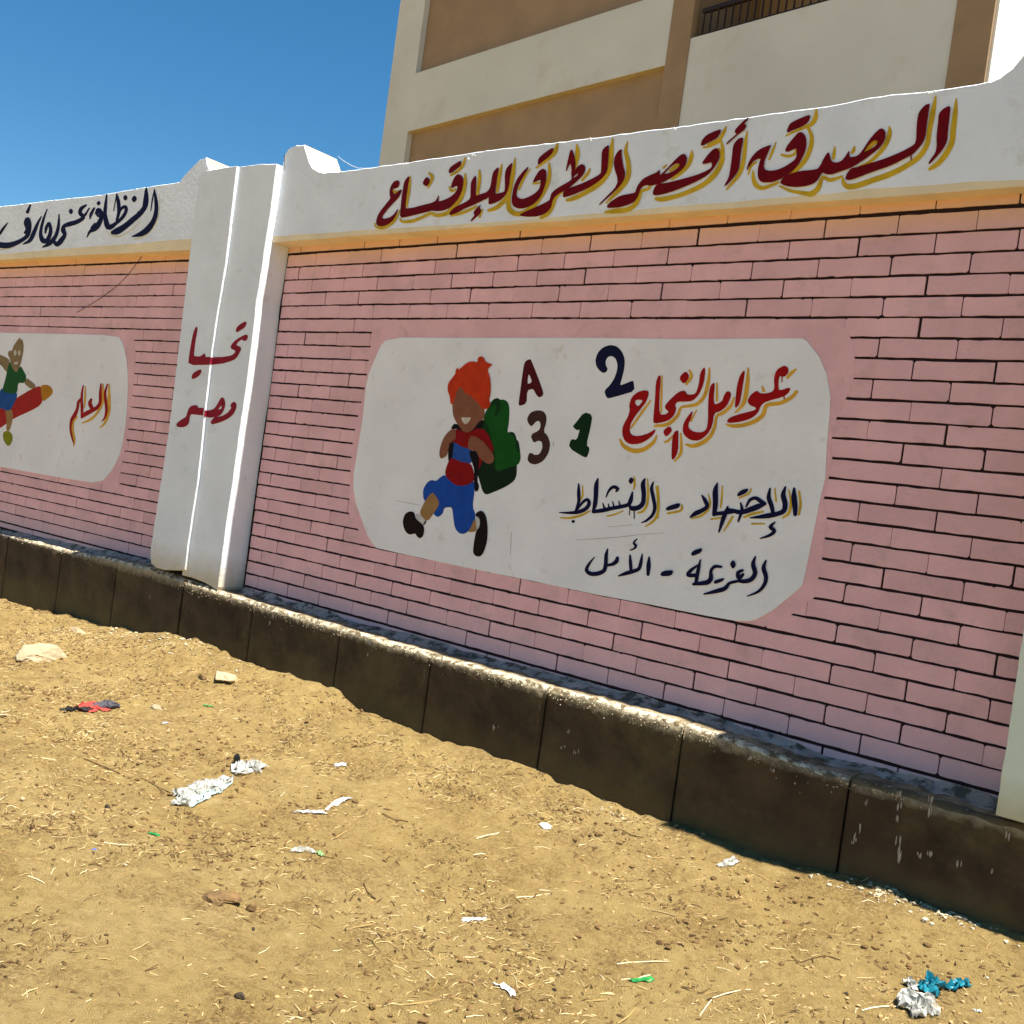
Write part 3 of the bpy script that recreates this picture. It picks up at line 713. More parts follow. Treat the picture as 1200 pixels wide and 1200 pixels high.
# ================================================================== LEFT BAY
wallL = thing('painted_wall', 'pink brick-patterned wall bay left of the double pillar, with navy Arabic writing on top and a child riding a red pencil', 'wall')
aL0 = -6.2
m_ = MB(); pbox(m_, WL, aL0, .03, .30, 2.99, 0, .14); m_.build('wall_core', grout, wallL)
m_ = MB(); pbox(m_, WL, aL0, .03, 0, 2.99, -.141, .155); m_.build('rear_plaster', white, wallL)
MARG_L = [(-420, 372), (-100, 381), (0, 388), (156, 391.5), (159, 415), (154, 470), (147, 520), (140, 560), (140, 571), (80, 560), (0, 547), (-300, 489), (-420, 470)]
lay_bricks(wallL, WL, aL0, .0, -.12, MARG_L, 23, [.0018, .003, .0012, .0045, .005], .0075)
blots(wallL, WL, -4, -.05, MARG_L, 6, 60)
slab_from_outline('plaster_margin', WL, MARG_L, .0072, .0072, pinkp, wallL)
panelL = slab_from_outline('mural_panel', WL, [(-360, 377), (-120, 385.5), (0, 390), (60, 391), (138, 393), (144, 402), (149, 425), (150, 455), (148, 490), (143, 525), (134, 547), (118, 567), (75, 560.5), (0, 547), (-260, 497), (-345, 475), (-372, 430)], .0105, .0105, panelw, wallL, 1)
top = [(FL.inv(FL.at(x, y))) for x, y in [(0, 241.7), (30, 238.3), (60, 234.5), (117, 228.3), (160, 220.7), (210, 213.2), (215, 206.6), (225, 195.7), (233.7, 187), (241.3, 184), (242.8, 192), (246, 200), (252, 206), (258, 208)]]
top = [(-8, top[0][1])] + top + [(1.0, top[-1][1])]
bord = [(FL.inv(FL.at(x, y))) for x, y in [(0, 298), (33, 295), (100, 289.5), (150, 286), (200, 281.5), (222, 280)]]
friL = frieze('frieze_beam', FL, top, bord, aL0, .25, wallL, .27)
LW = MB(); WAD[0] = 0
goldp = mat('faint_yellow_paint', (.62, .52, .22), .7, .2, 14)
yel(LW, FL, 0, 210, 6, """1122,110,1 1122,200,3 1098,300,5 1040,380,6 980,415,5 940,425,2
985,300,1 900,372,5 835,402,6 785,392,5 740,365,1
95,480,2 40,492,5 -10,497,5""", 0, fo)
yel(LW, FL, 0, 210, 6, """1085,73,6 1096,150,18 1098,220,22 1080,290,26 1040,350,34 990,385,28 930,403,5
1083,85,5 1070,150,6 1060,222,3
1028,62,8 1030,130,22 1020,190,26 985,240,28 940,280,30 880,330,32 825,365,38 790,375,22
1022,75,5 1004,185,3
970,228,4 962,262,10
820,106,8 832,160,20 835,230,18 820,292,12
818,115,5 799,222,3
822,272,8 850,210,14 880,193,18 886,222,18 860,270,18 815,310,18 772,338,30 752,322,30 738,250,20 742,180,16 750,106,5
672,242,10 690,213,20 710,235,22 712,270,22 690,320,30 660,350,30 630,370,14 611,408,4
640,342,8 668,313,12
662,203,10 640,245,16 631,277,6
690,215,10 685,250,16 700,262,10
605,183,10 572,205,20 562,240,20 590,258,14 628,203,5
572,242,14 585,270,20 540,300,24 490,315,26 450,330,20 444,360,26 455,390,20 430,430,28 400,460,24 380,438,16
415,247,5 410,330,16 390,400,20 350,450,24 300,478,6
330,212,4 300,300,14 285,380,18 300,430,28 330,430,24 355,370,20 345,308,14 325,340,16 318,378,8
290,262,5 265,310,14 240,370,22 210,430,20 162,457,5
213,182,8 192,232,18
175,378,14 192,350,20 180,305,22 195,278,20 207,320,22 195,390,22 150,430,22 80,460,30 20,465,34 -30,450,30 -60,400,10
52,308,5 20,350,14 -10,395,12""", 1, fo+.0006)
pol(LW, FL, 0, 210, 6, """880,108 896,130 880,153 866,130
944,112 962,138 942,165 924,140
692,152 706,168 692,186 678,170
498,205 514,226 498,248 482,226""", 1, fo+.002)
LW.build('painted_motto', [goldp, navy], friL)['label'] = 'navy Arabic writing with faint yellow outline'
WAD[0] = .35
BL = MB(); keys2 = []
_b2 = PO
def bl_(col, txt):
    global _b2
    if col not in keys2: keys2.append(col)
    parts = [crop(0, 380, 8, parse(p)) for p in txt.split('|')]
    paint_poly(BL, WL, parts[0], _b2, keys2.index(col), parts[1:], 1, .3); _b2 += .00012
bl_('pencil', "380,575 300,607 160,690 0,792 -160,880 -330,975 -360,1080 -300,1120 -150,1060 0,972 60,930 120,885 350,780 400,725 392,640")
bl_('tip', "383,573 440,568 480,590 497,640 462,680 400,727 388,650")
bl_('leg', "50,800 115,800 120,880 90,997 60,997 65,900")
bl_('lime', "35,1010 80,998 117,1040 112,1100 80,1147 40,1100 27,1050")
bl_('tan', "-60,330 -20,295 0,288 50,308 92,340 75,440 55,442 20,390 0,375 -40,390")
bl_('tan', "245,498 342,578 300,610 222,550")
bl_('lblue', "0,625 20,600 90,638 158,638 155,690 130,740 100,802 60,807 0,782 -30,770 -30,650")
bl_('lgreen', "95,348 150,465 190,388 215,430 247,490 225,552 180,545 165,560 160,642 100,652 20,625 40,560 60,480 75,400")
bl_('tan', "165,150 188,122 190,160 203,135 217,180 218,240 205,310 187,385 150,462 100,370 95,320 77,290 77,260 95,248 112,255 130,200")
bl_('smile', "142,236 155,268 142,300 128,268")
bl_('smile', "181,238 193,268 181,300 168,268")
bl_('smile', "130,355 168,353 165,370 150,377 135,372")
BL.build('painted_child', [P_[k] for k in keys2], panelL)['label'] = 'painted child in green shirt astride a big red pencil'
AW = MB()
yel(AW, WL, 0, 380, 8, """1022,565,8 1022,700,26 1018,820,24 985,920,18 940,967,8
965,560,10 962,720,20 916,825,16 850,890,18 770,928,8
800,585,8 797,700,14 790,780,8
722,868,12 685,920,16 683,1000,16 698,1080,14 690,1145,5""", 0, PO+.0002)
yel(AW, WL, 0, 380, 8, """1008,562,8 985,640,16 990,720,20 998,800,20 985,870,14 955,910,5
946,560,10 940,650,20 938,730,22 910,780,26 850,815,30 800,842,32 765,872,16
855,702,14 842,740,28 860,785,28
780,576,8 768,640,14 765,720,18 768,800,20 765,875,14
758,700,16 735,730,20 725,790,20 700,850,28 670,900,20 660,980,14 675,1060,12 690,1115,5""", 1, PO+.001)
AW.build('painted_word', [gold2, red2], panelL)['label'] = 'small red Arabic word with yellow outline'
# thin stray cable hanging down over the left bay
def tube(name, pts, r, m, parent=None, n=5):
    P = [np.array(p, float) for p in pts]; V = []; F = []
    for i, p in enumerate(P):
        d = P[min(i+1, len(P)-1)]-P[max(i-1, 0)]; d = d/np.linalg.norm(d)
        a = np.cross(d, [0, 0, 1.0]); a = a/np.linalg.norm(a) if np.linalg.norm(a) > 1e-3 else np.array([1.0, 0, 0]); b = np.cross(d, a)
        for k in range(n): t = 2*math.pi*k/n; V.append(p+r*(math.cos(t)*a+math.sin(t)*b))
    for i in range(len(P)-1):
        for k in range(n): F.append((i*n+k, i*n+(k+1) % n, (i+1)*n+(k+1) % n, (i+1)*n+k))
    F += [tuple(range(n)), tuple((len(P)-1)*n+k for k in reversed(range(n)))]
    return mesh_obj(name, V, F, m, parent, smooth=True)
tube('loose_wire', [WL.at(x, y, .012) for x, y in [(178, 288), (164, 303), (150, 322), (137, 335), (120, 348), (104, 358), (90, 366)]], .0022, dirtw, wallL)

# ================================================================== PILLARS
def prism(name, plane, outline, back, m, parent, seed=0, step=.0):
    """upright pier from its front outline, edges knocked about a little"""
    rr = random.Random(seed); P = []
    A = [plane.at(x, y) for x, y in outline]
    for i, a in enumerate(A):
        b = A[(i+1) % len(A)]; L = np.linalg.norm(b-a); k = max(1, int(L/.05))
        for j in range(k):
            t = j/k; p = a*(1-t)+b*t
            if j: p = p + np.array([rr.uniform(-.0018, .0018), 0, rr.uniform(-.0018, .0018)])
            P.append(p)
    flat, tris = fill2d([(p[0], p[2]) for p in P]); n = len(P)
    c = np.mean(P, axis=0)
    front = [p + (np.array([c[0]-p[0], 0, c[2]-p[2]])*0) for p in P]
    V = [p.copy() for p in front]
    ins = []
    for i, p in enumerate(P):                                   # small worn arris
        a = P[i-1]; b = P[(i+1) % n]; d = b-a; nn = np.array([-d[2], 0, d[0]]); nn = nn/(np.linalg.norm(nn)+1e-9)
        ins.append(nn)
    area = sum(P[i][0]*P[(i+1) % n][2]-P[(i+1) % n][0]*P[i][2] for i in range(n))
    sg = 1 if area > 0 else -1
    bev = [max(.002, .003+rr.uniform(-.001, .003)) for _ in P]
    F0 = [p+ins[i]*sg*bev[i] for i, p in enumerate(P)]
    F1 = [p+np.array([0, bev[i], 0]) for i, p in enumerate(P)]
    B = [np.array([p[0], back, p[2]]) for p in P]
    V = F0+F1+B; F = []
    for t in tris: F.append(t)
    F += [(i, (i+1) % n, (i+1) % n+n, i+n) for i in range(n)]
    F += [(i+n, (i+1) % n+n, (i+1) % n+2*n, i+2*n) for i in range(n)]
    F += [tuple(2*n+i for i in t) for t in tris]
    o = mesh_obj(name, V, F, m, parent)
    bm = bmesh.new(); bm.from_mesh(o.data); bmesh.ops.recalc_face_normals(bm, faces=bm.faces); bm.to_mesh(o.data); bm.free()
    return o
pil = thing('wall_pillar', 'white double wall pillar with crimson Arabic writing between the two mural bays', 'pillar')
pl_ = prism('pillar_half', PILL, [(233.7, 205.5), (242, 200), (266, 195.5), (277.5, 194.5), (264.5, 307), (254.8, 365), (248.3, 408.5), (240, 482), (232, 560), (227, 593), (219.8, 640), (216.6, 668), (205, 668.5), (193, 668), (182, 665), (177, 660), (176, 652), (176.6, 640), (198.4, 500), (224, 281.5)], .16, pillarw, pil, 3)
JX = PILR.at(277.5, 194.5)[0]; JX2 = PILR.at(216.6, 668)[0]
pr_ = prism('pillar_half', PILR, [(272.5, 197), (287.8, 194.4), (303, 192.3), (324.2, 191.8), (317.2, 246.7), (312.8, 272.7), (307.3, 311.7), (300.8, 350.7), (295, 405), (289, 451.6), (281, 504), (272.2, 569), (266, 608), (258.7, 665), (255.6, 688), (254, 691.5), (240, 683), (225, 677), (213, 674), (214, 668), (226, 560), (249, 365)], .16, pillarw, pil, 9)
def split_words(txts, holes=True):
    for plane, side, par in ((PILL, -1, pl_), (PILR, 1, pr_)):
        mb = MB(); 
        for i, line in enumerate(txts):
            parts = [crop(190, 370, 8.575, parse(p)) for p in line.split('|')]
            paint_poly(mb, plane, parts[0], .0014+.0001*i, 0, parts[1:], 1, .6)
        ob = mb.build('painted_word', pred, par)
        bm = bmesh.new(); bm.from_mesh(ob.data)
        xj = -6.356 if side < 0 else -6.346
        bmesh.ops.bisect_plane(bm, geom=bm.verts[:]+bm.edges[:]+bm.faces[:], plane_co=(xj, 0, 0), plane_no=(1, 0, 0), clear_outer=side < 0, clear_inner=side > 0)
        bm.to_mesh(ob.data); bm.free(); ob['label'] = 'crimson Arabic writing'
split_words(["345,108 352,130 330,250 312,400 330,412 385,415 425,380 430,400 430,418 495,420 600,420 700,405 740,370 735,345 690,325 700,290 750,240 840,190 860,205 845,245 820,250 800,230 750,270 740,300 790,320 785,350 740,430 680,455 600,478 480,488 265,492 275,400 300,250 320,160",
             "845,58 838,95 820,120 780,145 748,167 745,135 765,105 800,80",
             "394,537 385,580 350,615 300,637 303,600 325,570",
             "725,868 742,890 740,930 710,990 660,1030 600,1060 500,1090 490,1070 510,1040 530,1020 600,1015 660,980 690,940 700,930 690,905 700,880",
             "605,820 625,850 630,900 610,960 580,1000 520,1015 470,1020 430,1000 350,990 300,985 280,990 270,1030 265,1080 235,1110 190,1118 150,1110 148,1085 190,1050 245,1020 260,960 280,920 310,905 350,903 357,930 420,930 450,960 520,945 560,890 585,840|600,895 575,918 558,945 598,940"])
# crimson carried over the narrow lit step between the two halves
mb = MB()
for (xa, ya), (xb, yb) in (((247.1, 418.7), (246.2, 426.9)), ((240.1, 480.8), (239.4, 488.0))):
    a = PILL.at(xa, ya); b = PILL.at(xb, yb); e = .0032
    mb.add([(b[0]+e, -.2205, b[2]), (b[0]+e, -.2005, b[2]), (a[0]+e, -.2005, a[2]), (a[0]+e, -.2205, a[2])], [(0, 1, 2, 3)])
    mb.add([(b[0]-.002, -.2232, b[2]), (b[0]+e, -.2205, b[2]), (a[0]+e, -.2205, a[2]), (a[0]-.002, -.2232, a[2])], [(0, 1, 2, 3)])
mb.build('paint_patch', pred, pl_)
tube('rebar_stub', [PILR.at(304.5, 196)+np.array([0, .10, 0]), PILR.at(304.3, 188)+np.array([0, .10, 0])], .005, rust, pil)
tube('rebar_stub', [PILR.at(325.3, 196)+np.array([0, .06, 0]), PILR.at(325.8, 184)+np.array([0, .06, 0]), PILR.at(325.2, 178.5)+np.array([0, .06, 0])], .005, rust, pil)
tube('loose_wire', [FR.at(x, y, -.1) for x, y in [(396, 183), (402, 188), (412, 194), (420, 197), (432, 197.5)]], .0022, wirem, wallR)
# right pillar, cut by the frame
pillR = thing('wall_pillar', 'white wall pillar at the right edge, standing on the dark plinth', 'pillar')
x1 = PRR.at(1199, 738)[0]; zb = PRR.at(1174, 957)[2]
mb = MB()
def pr_box(mb, x0, x1, y0, y1, z0, z1, seed):
    rr = random.Random(seed); n = 60; V = []
    for k in range(n+1):
        z = z0+(z1-z0)*k/n; j = lambda: rr.uniform(-.0018, .0018)
        V += [(x0+j(), y0+.004, z), (x0+.004+j(), y0, z), (x1, y0, z), (x1, y1, z), (x0, y1, z)]
    F = [(k*5+i, k*5+(i+1) % 5, k*5+5+(i+1) % 5, k*5+5+i) for k in range(n) for i in range(5)]
    F += [(4, 3, 2, 1, 0), tuple(n*5+i for i in range(5))]; mb.add(V, F)
pr_box(mb, x1, x1+.50, -.26, .16, zb, 3.56, 3)
pgreen = mat('pale_green_white_paint', (.70, .76, .61), .75, .06, 3, .2, 40)
zstain(pgreen, .70, .53, (.50, .42, .20), .8, 12)
mb.build('pillar_shaft', pgreen, pillR)
mb = MB(); pr_box(mb, x1+.501, x1+.98, -.24, .16, zb, 3.53, 4); mb.build('pillar_half', pillarw, pillR)

# ================================================================== PLINTH
plin = thing('wall_plinth', 'dark stained concrete slab plinth running along the foot of the painted wall', 'plinth')
TOPP = [(-14, .47), (-9.309, .47), (-8.6, .492), (-7.904, .495), (-7.4, .53), (-7.26, .535), (-6.794, .545), (-6.5, .535), (-5.907, .519), (-5.2, .512), (-4.62, .511), (-3.751, .51), (-2.851, .52), (-2.3, .529),
        (-1.939, .523), (-1.557, .497), (-1.163, .51), (-.85, .513), (3, .513)]
_tx, _tz = zip(*TOPP)
def plinth_slab(xa, xb, seed):
    rr = random.Random(seed); nx = max(4, int((xb-xa)/.02)); dy = rr.uniform(-.003, .003)
    prof = [(0, -.45), (0, -.2), (0, .0), (0, .10), (0, .2), (0, .3), (0, .4), (0, .45), (0, -.035), (.003, -.018), (.010, -.006), (.022, 0), (.05, .0), (.09, .0), (.14, .0), (.20, .0), (.30, .0)]
    V = []; F = []; Mi = []; n = len(prof)
    for i in range(nx+1):
        x = xa+(xb-xa)*i/nx; zt = np.interp(x, _tx, _tz)+.006*float(fbm(x*9, seed, 3))
        for j, (d, h) in enumerate(prof):
            if j < 8: z = h if h < 0 else min(h, zt-.045); y = PFRONT+dy+.004*float(fbm(x*11, h*11+seed, 3))
            else: z = zt+h+.015*float(fbm(x*15, j*.8+seed, 4))*(1 if j < 12 else .6); y = PFRONT+dy+d+.005*float(fbm(x*17, j+seed*2, 3))*(1 if j < 13 else 0)
            if j in (0, 1): pass
            xe = x
            if i in (0, nx) and j < 12: y += .006; 
            V.append((xe, y, z))
    for i in range(nx):
        for j in range(n-1):
            a = i*n+j; F.append((a, a+n, a+n+1, a+1)); Mi.append(0 if j < 9 else (1 if j < 12 else 2))
    for i in (0, nx):
        q = [i*n+j for j in range(n)]; V.append((V[i*n][0], .16, -.45)); q.append(len(V)-1); F.append(tuple(q if i == nx else reversed(q))); Mi.append(0)
    o = mesh_obj('plinth_slab', V, F, [plinthm, edgem if xa < -1.5 else edged, ledgem], plin, Mi)  # sunlit edge colour, swapped for the darkened copy in the right pillar's shadow
    o.data.polygons.foreach_set('use_smooth', [True]*nx*(n-1)+[False]*2)
JN = [1.75, .95, .16, -.63, -1.425, -2.217, -3.014, -3.844, -4.626, -5.511, -6.345, -7.267, -8.15, -9.127, -10.1, -11.0, -11.9, -12.8]
for k in range(len(JN)-1):
    g = .014 if JN[k+1] == -6.345 else .0065; g2 = .010 if JN[k] == -6.345 else .0045
    plinth_slab(JN[k+1]+g, JN[k]-g2, k+1)
FI = MB(); A_ = np.arange(-12.7, -.72, .025); nf = 4
for x in A_:
    zt = np.interp(x, _tx, _tz); h = .030+.030*float(fbm(x*5, 3.3, 4)); yb = 0 if x > -6.83 else float(WL.pt((x+6.8275), 0)[1])
    FI.v += [(x, yb-.0075, zt+max(.004, h)), (x, yb-.014-.008*float(vnoise(x*20, 5)), zt+max(.002, h*.75)), (x, yb-.055-.03*float(fbm(x*8, 1, 3)), zt+.006+.008*float(fbm(x*20, 7, 3))), (x, yb-.10, zt-.010)]
for i in range(len(A_)-1):
    if -6.86 < A_[i+1] and A_[i] < -5.9: continue
    for j in range(nf-1): FI.f.append((i*nf+j, i*nf+j+1, (i+1)*nf+j+1, (i+1)*nf+j)); FI.m.append(0)
FI.build('cement_fillet', mat('rough_cement_fillet', (.36, .29, .24), .95, .25, 12, .9, 45, (.09, .075, .055), (13, .48, .58)), plin)
CR = MB(); rs_ = np.random.RandomState(77)
for q in range(2600):
    x = rs_.uniform(-9.4, -.75)
    if float(fbm(x*2.2, 4.4, 3)) < rs_.uniform(-.45, .25) and not -6.9 < x < -5.7: continue
    t = abs(rs_.normal(0, .035)); zt = np.interp(x, _tx, _tz); r = rs_.uniform(.0015, .0055)
    p = np.array([x, PFRONT+.002 if t > .012 else PFRONT+rs_.uniform(.006, .05), zt-t-.004 if t > .012 else zt+.001])
    b_ = [p+r*np.array(d)*rs_.uniform(.6, 1.4) for d in ((1, 0, 0), (0, -1, 0), (-1, 0, 0), (0, 0, 1), (0, 0, -1))]
    CR.add(b_, [(0, 3, 1), (1, 3, 2), (0, 1, 4), (1, 2, 4), (0, 4, 3), (2, 3, 4)])
o_ = CR.build('cement_crust', edgem2, plin); o_['kind'] = 'stuff'
m_ = MB(); boxm(m_, (-12.8, PFRONT+.05, -.6), (1.75, .15, .44)); m_.build('plinth_core', grout, plin)
# lime drips and splashes on the slabs
SP = MB(); rr = random.Random(41)
drips = [(158, 665, 24), (173, 700, 6), (295, 715, 6), (321, 722, 12), (314, 730, 8), (433, 752, 8), (433, 768, 6), (520, 772, 14), (1053, 930, 8), (1054, 945, 10), (1054, 958, 6), (1053, 985, 10), (1055, 995, 8), (1054, 1005, 10),
         (1015, 942, 6), (1008, 970, 8), (1004, 980, 8), (1001, 986, 5), (1090, 938, 9), (1089, 950, 10), (1090, 1000, 6), (1077, 1002, 5), (1180, 980, 7), (906, 903, 4), (878, 889, 4), (675, 882, 6), (665, 858, 4), (660, 875, 3), (1124, 1012, 6), (1162, 1022, 6), (581, 853, 4)]
for x, y, l in drips:
    for q in range(rr.randint(2, 4)):
        a = Plane(0, PFRONT-.004).at(x+rr.uniform(-3, 3), y+rr.uniform(-2, 2))
        ww = rr.uniform(.0015, .004); hh = l*.0022*rr.uniform(.5, 1.1)+.002
        SP.add([a+np.array([ww*math.cos(t)*(.7+.5*rr.random()), rr.uniform(-.001, 0), hh*math.sin(t)]) for t in np.linspace(0, 2*math.pi, 8)[:-1]], [tuple(range(7))])
o_ = SP.build('lime_splash', mat('dried_lime', (.36, .31, .24), .9, .2, 30), plin); o_['kind'] = 'stuff'

# ================================================================== BUILDING BEHIND
BP = Plane(-15.0, 9.0, -math.radians(6.5))
bld = thing('apartment_building', 'beige and white apartment building rising behind the wall, with a railed balcony', 'building')
def bi(px, py): return BP.inv(BP.at(px, py))
aLft = bi(455, 110)[0]; aRgt = (bi(1165, 0)[0]+bi(1157, 93)[0])/2
aP = bi(489, 70)[0]; aC0 = (bi(789, 0)[0]+bi(782, 77)[0])/2; aC1 = (bi(812, 20)[0]+bi(797, 140)[0])/2; aC2 = (bi(1121, 0)[0]+bi(1110, 101)[0])/2
zb1 = bi(478, 154)[1]; zb2 = bi(487, 86)[1]; zpar = bi(833, 38.5)[1]
print('BLD', aLft, aRgt, aP, aC0, aC1, aC2, zb1, zb2, zpar)
ST = 3.25; DEEP = 9.0
mb = MB(); pbox(mb, BP, aLft+.02, aRgt-.02, 0, zb2+8, -.10, DEEP, 0); 
mb = MB()
pbox(mb, BP, aLft, aC1, -.2, 17.5, -.12, DEEP)                 # body behind the panels
pbox(mb, BP, aC1, aRgt, -.2, 17.5, -1.6, DEEP)                 # body set back behind the balconies
mb.build('wall', beige, bld)
def fr(a0, a1, z0, z1, m, nm='wall_panel', f=.0, b=.12):
    mb = MB(); pbox(mb, BP, a0, a1, z0, z1, f, b); return mb.build(nm, m, bld)
fr(aLft, aP, -.2, 17.5, bwhite, 'corner_pier', 0, .13)
fr(aC0, aC1, -.2, 17.5, beige, 'column', .02, .14)
fr(aC2, aRgt, -.2, 17.5, beige, 'column', .02, 1.65)
for k in (-2, -1, 0, 1, 2):
    z0 = zb1+k*ST; z1 = zb2+k*ST
    if z0 < 0 or z1 > 17.5: continue
    o = MB(); pbox(o, BP, aP, aC0, z0, z1, 0, .13, 0); o = o.build('floor_band', [bwhite], bld)
    o = MB(); pbox(o, BP, aP, aC0, z0-.006, z0-.001, -.008, .12, 0); o.build('soffit_bounce_strip', byellow, bld)  # added thin strip, bounce light under the band painted as yellow
    # balcony
    zp = zpar+k*ST
    o = MB(); pbox(o, BP, aC1, aC2, zp-1.75, zp, 0, .12, 0); o.build('balcony_parapet', bwhite, bld)
    o = MB(); pbox(o, BP, aC1, aC2, zp-1.1, zp-.95, -.13, 1.6, 0); o.build('balcony_floor', bwhite, bld)
    rl = MB(); r0 = aC1+.12
    pbox(rl, BP, r0, aC2, zp+.36, zp+.42, -.03, .09); pbox(rl, BP, r0, aC2, zp+.03, zp+.05, -.045, .075); rl.build('railing_rail', biron, bld)
    n = int((aC2-r0)/.125)
    for i in range(n):
        a = r0+.03+i*.125; q = MB(); pbox(q, BP, a-.009, a+.009, zp+.001, zp+.36, -.05, .07); q.build('railing_bar', biron, bld)
o = MB(); pbox(o, BP, aRgt+.001, aRgt+.03, -.2, 17.5, -.03, DEEP); o.build('side_wall', mat('sunny_side_white', (.78, .78, .72), .8, .04), bld)
o = MB(); pbox(o, BP, aLft-.1, aRgt+.1, 17.5, 17.8, .1, DEEP); o.build('roof_slab', bwhite, bld)
# small window openings on the panels, above the picture
# ================================================================== LOOSE MATTER ON THE GROUND
def rand_ground(n, rs, k=1.0):
    """points on the open ground, denser where the chaff gathers"""
    out = []
    while len(out) < n:
        x = rs.uniform(-10.5, .5); y = rs.uniform(-3.7, -.24)
        den = (.10+1.9*max(0, float(fbm(x*1.7+3, y*1.7+8, 3))+.02))/k + (k-1)*1.1*max(0, float(fbm(x*4.1+13, y*4.1+2, 3))-.08)
        if rs.uniform() < den: out.append((x, y))
    return out
def straw(n, seed, lmin, lmax, r0, r1, m, name, k_=1.0):
    rs = np.random.RandomState(seed); P = rand_ground(n, rs, k_); V = []; F = []
    for x, y in P:
        L = rs.uniform(lmin, lmax)*(1 if rs.rand() < .85 else 2.0); r = rs.uniform(r0, r1); a = rs.uniform(0, math.pi) if rs.rand() < .6 else rs.normal(.5, .5); bend = rs.uniform(-.5, .5)
        z = g1(x, y); p = np.array([x, y, z+r*.6]); dirs = [a-bend/2, a+bend/2]; pts = [p]
        for d in dirs:
            q = pts[-1]+np.array([math.cos(d), math.sin(d), 0])*L/2; q[2] = g1(q[0], q[1])+r*.8+abs(rs.normal(0, .003)); pts.append(q)
        b = len(V)
        for i, q in enumerate(pts):
            d = dirs[min(i, 1)]; s = np.array([-math.sin(d), math.cos(d), 0])
            rr_ = r*(1, 1, .5)[i]
            V += [q+s*rr_, q-s*rr_, q+np.array([0, 0, rr_*1.3])]
        for i in (0, 1):
            for k in range(3): F.append((b+i*3+k, b+i*3+(k+1) % 3, b+i*3+3+(k+1) % 3, b+i*3+3+k))
        F += [(b, b+2, b+1), (b+6, b+7, b+8)]
    o = mesh_obj(name, V, F, m); o['kind'] = 'stuff'; return o
def holes(m, sc, lo, hi, amin):
    t = m.node_tree; N = t.nodes; L = t.links; n = N.new('ShaderNodeTexNoise'); n.inputs['Scale'].default_value = sc; n.inputs['Detail'].default_value = 5
    g = N.new('ShaderNodeNewGeometry'); L.new(g.outputs['Position'], n.inputs['Vector'])
    r = N.new('ShaderNodeMapRange'); r.inputs[1].default_value = lo; r.inputs[2].default_value = hi; r.inputs[3].default_value = amin; r.inputs[4].default_value = 1
    L.new(n.outputs[0], r.inputs[0]); L.new(r.outputs[0], N['Principled BSDF'].inputs['Alpha'])
strawd = mat('brown_straw', (.34, .22, .08), .8, .25, 9)
strawm = mat('dry_straw', (.58, .44, .20), .7, .25, 9)
straw2 = mat('bleached_straw', (.74, .62, .38), .7, .2, 9)
twigm = mat('dark_chaff', (.095, .050, .017), .9, .35, 12)
straw(8500, 1, .006, .034, .0007, .0016, strawm, 'straw', 1.6)
straw(330, 2, .015, .065, .0007, .0016, straw2, 'straw')
straw(13000, 5, .005, .026, .0009, .0030, twigm, 'chaff', 3)
straw(9000, 6, .008, .034, .0007, .0018, strawd, 'straw', 2)
straw(160, 7, .05, .13, .0012, .0026, strawd, 'twigs', 2)
ICO = bmesh.new(); bmesh.ops.create_icosphere(ICO, subdivisions=1, radius=1); ICOV = [np.array(v.co) for v in ICO.verts]; ICOF = [tuple(v.index for v in f.verts) for f in ICO.faces]; ICO.free()
def crumbs(n, seed, r0, r1, m, name, spots=None):
    rs = np.random.RandomState(seed); V = []; F = []
    P = spots(rs, n) if spots else rand_ground(n, rs)
    for x, y in P:
        r = r0+(r1-r0)*rs.rand()**3; z = g1(x, y); b = len(V); sc = np.array([1, rs.uniform(.6, 1), rs.uniform(.35, .7)])*r
        c = rs.uniform(0, 6.28); R = np.array([[math.cos(c), -math.sin(c), 0], [math.sin(c), math.cos(c), 0], [0, 0, 1]])
        for v in ICOV: V.append(np.array([x, y, z+r*.15])+R@(v*sc*rs.uniform(.55, 1.3)))
        F += [tuple(b+i for i in f) for f in ICOF]
    o = mesh_obj(name, V, F, m); o['kind'] = 'stuff'; return o
earth = mat('earth_crumb', (.36, .235, .10), .95, .25, 12, .5, 120)
earthd = mat('dark_earth_crumb', (.15, .085, .03), .95, .3, 12, .5, 120)
stonew = mat('pale_pebble', (.46, .38, .25), .9, .25, 15, .4, 90)
crumbs(5200, 11, .0018, .009, earth, 'earth_crumbs')
crumbs(4000, 12, .0018, .010, earthd, 'dung_crumbs')
crumbs(420, 13, .0015, .007, stonew, 'pebbles')
def clusters(k, sx):
    def f(rs, n):
        out = []
        while len(out) < n:
            cx, cy = rs.uniform(-9, -.6), rs.uniform(-3.4, -.35)
            if fbm(cx*1.1+2, cy*1.1, 2) < .02: continue
            for _ in range(int(rs.uniform(.4, 1.6)*k)): out.append((cx+rs.normal(0, sx), min(-.23, cy+rs.normal(0, sx))))
        return out[:n]
    return f
crumbs(3600, 21, .0025, .017, earthd, 'clods', clusters(26, .09))
crumbs(2600, 22, .0025, .012, earth, 'clods', clusters(26, .11))
def around(px, py, sx, sy):
    c = ground_at(px, py, .08)
    return lambda rs, n: [(c[0]+rs.normal(0, sx), min(-.24, c[1]+rs.normal(0, sy))) for _ in range(n)]
crumbs(120, 14, .004, .016, stonew, 'rubble', around(1050, 1062, .10, .035))
crumbs(70, 15, .004, .015, stonew, 'rubble', around(1120, 1085, .12, .03))
crumbs(200, 16, .003, .016, stonew, 'rubble', around(185, 750, .5, .10))
crumbs(40, 17, .003, .012, stonew, 'rubble', around(720, 948, .09, .03))

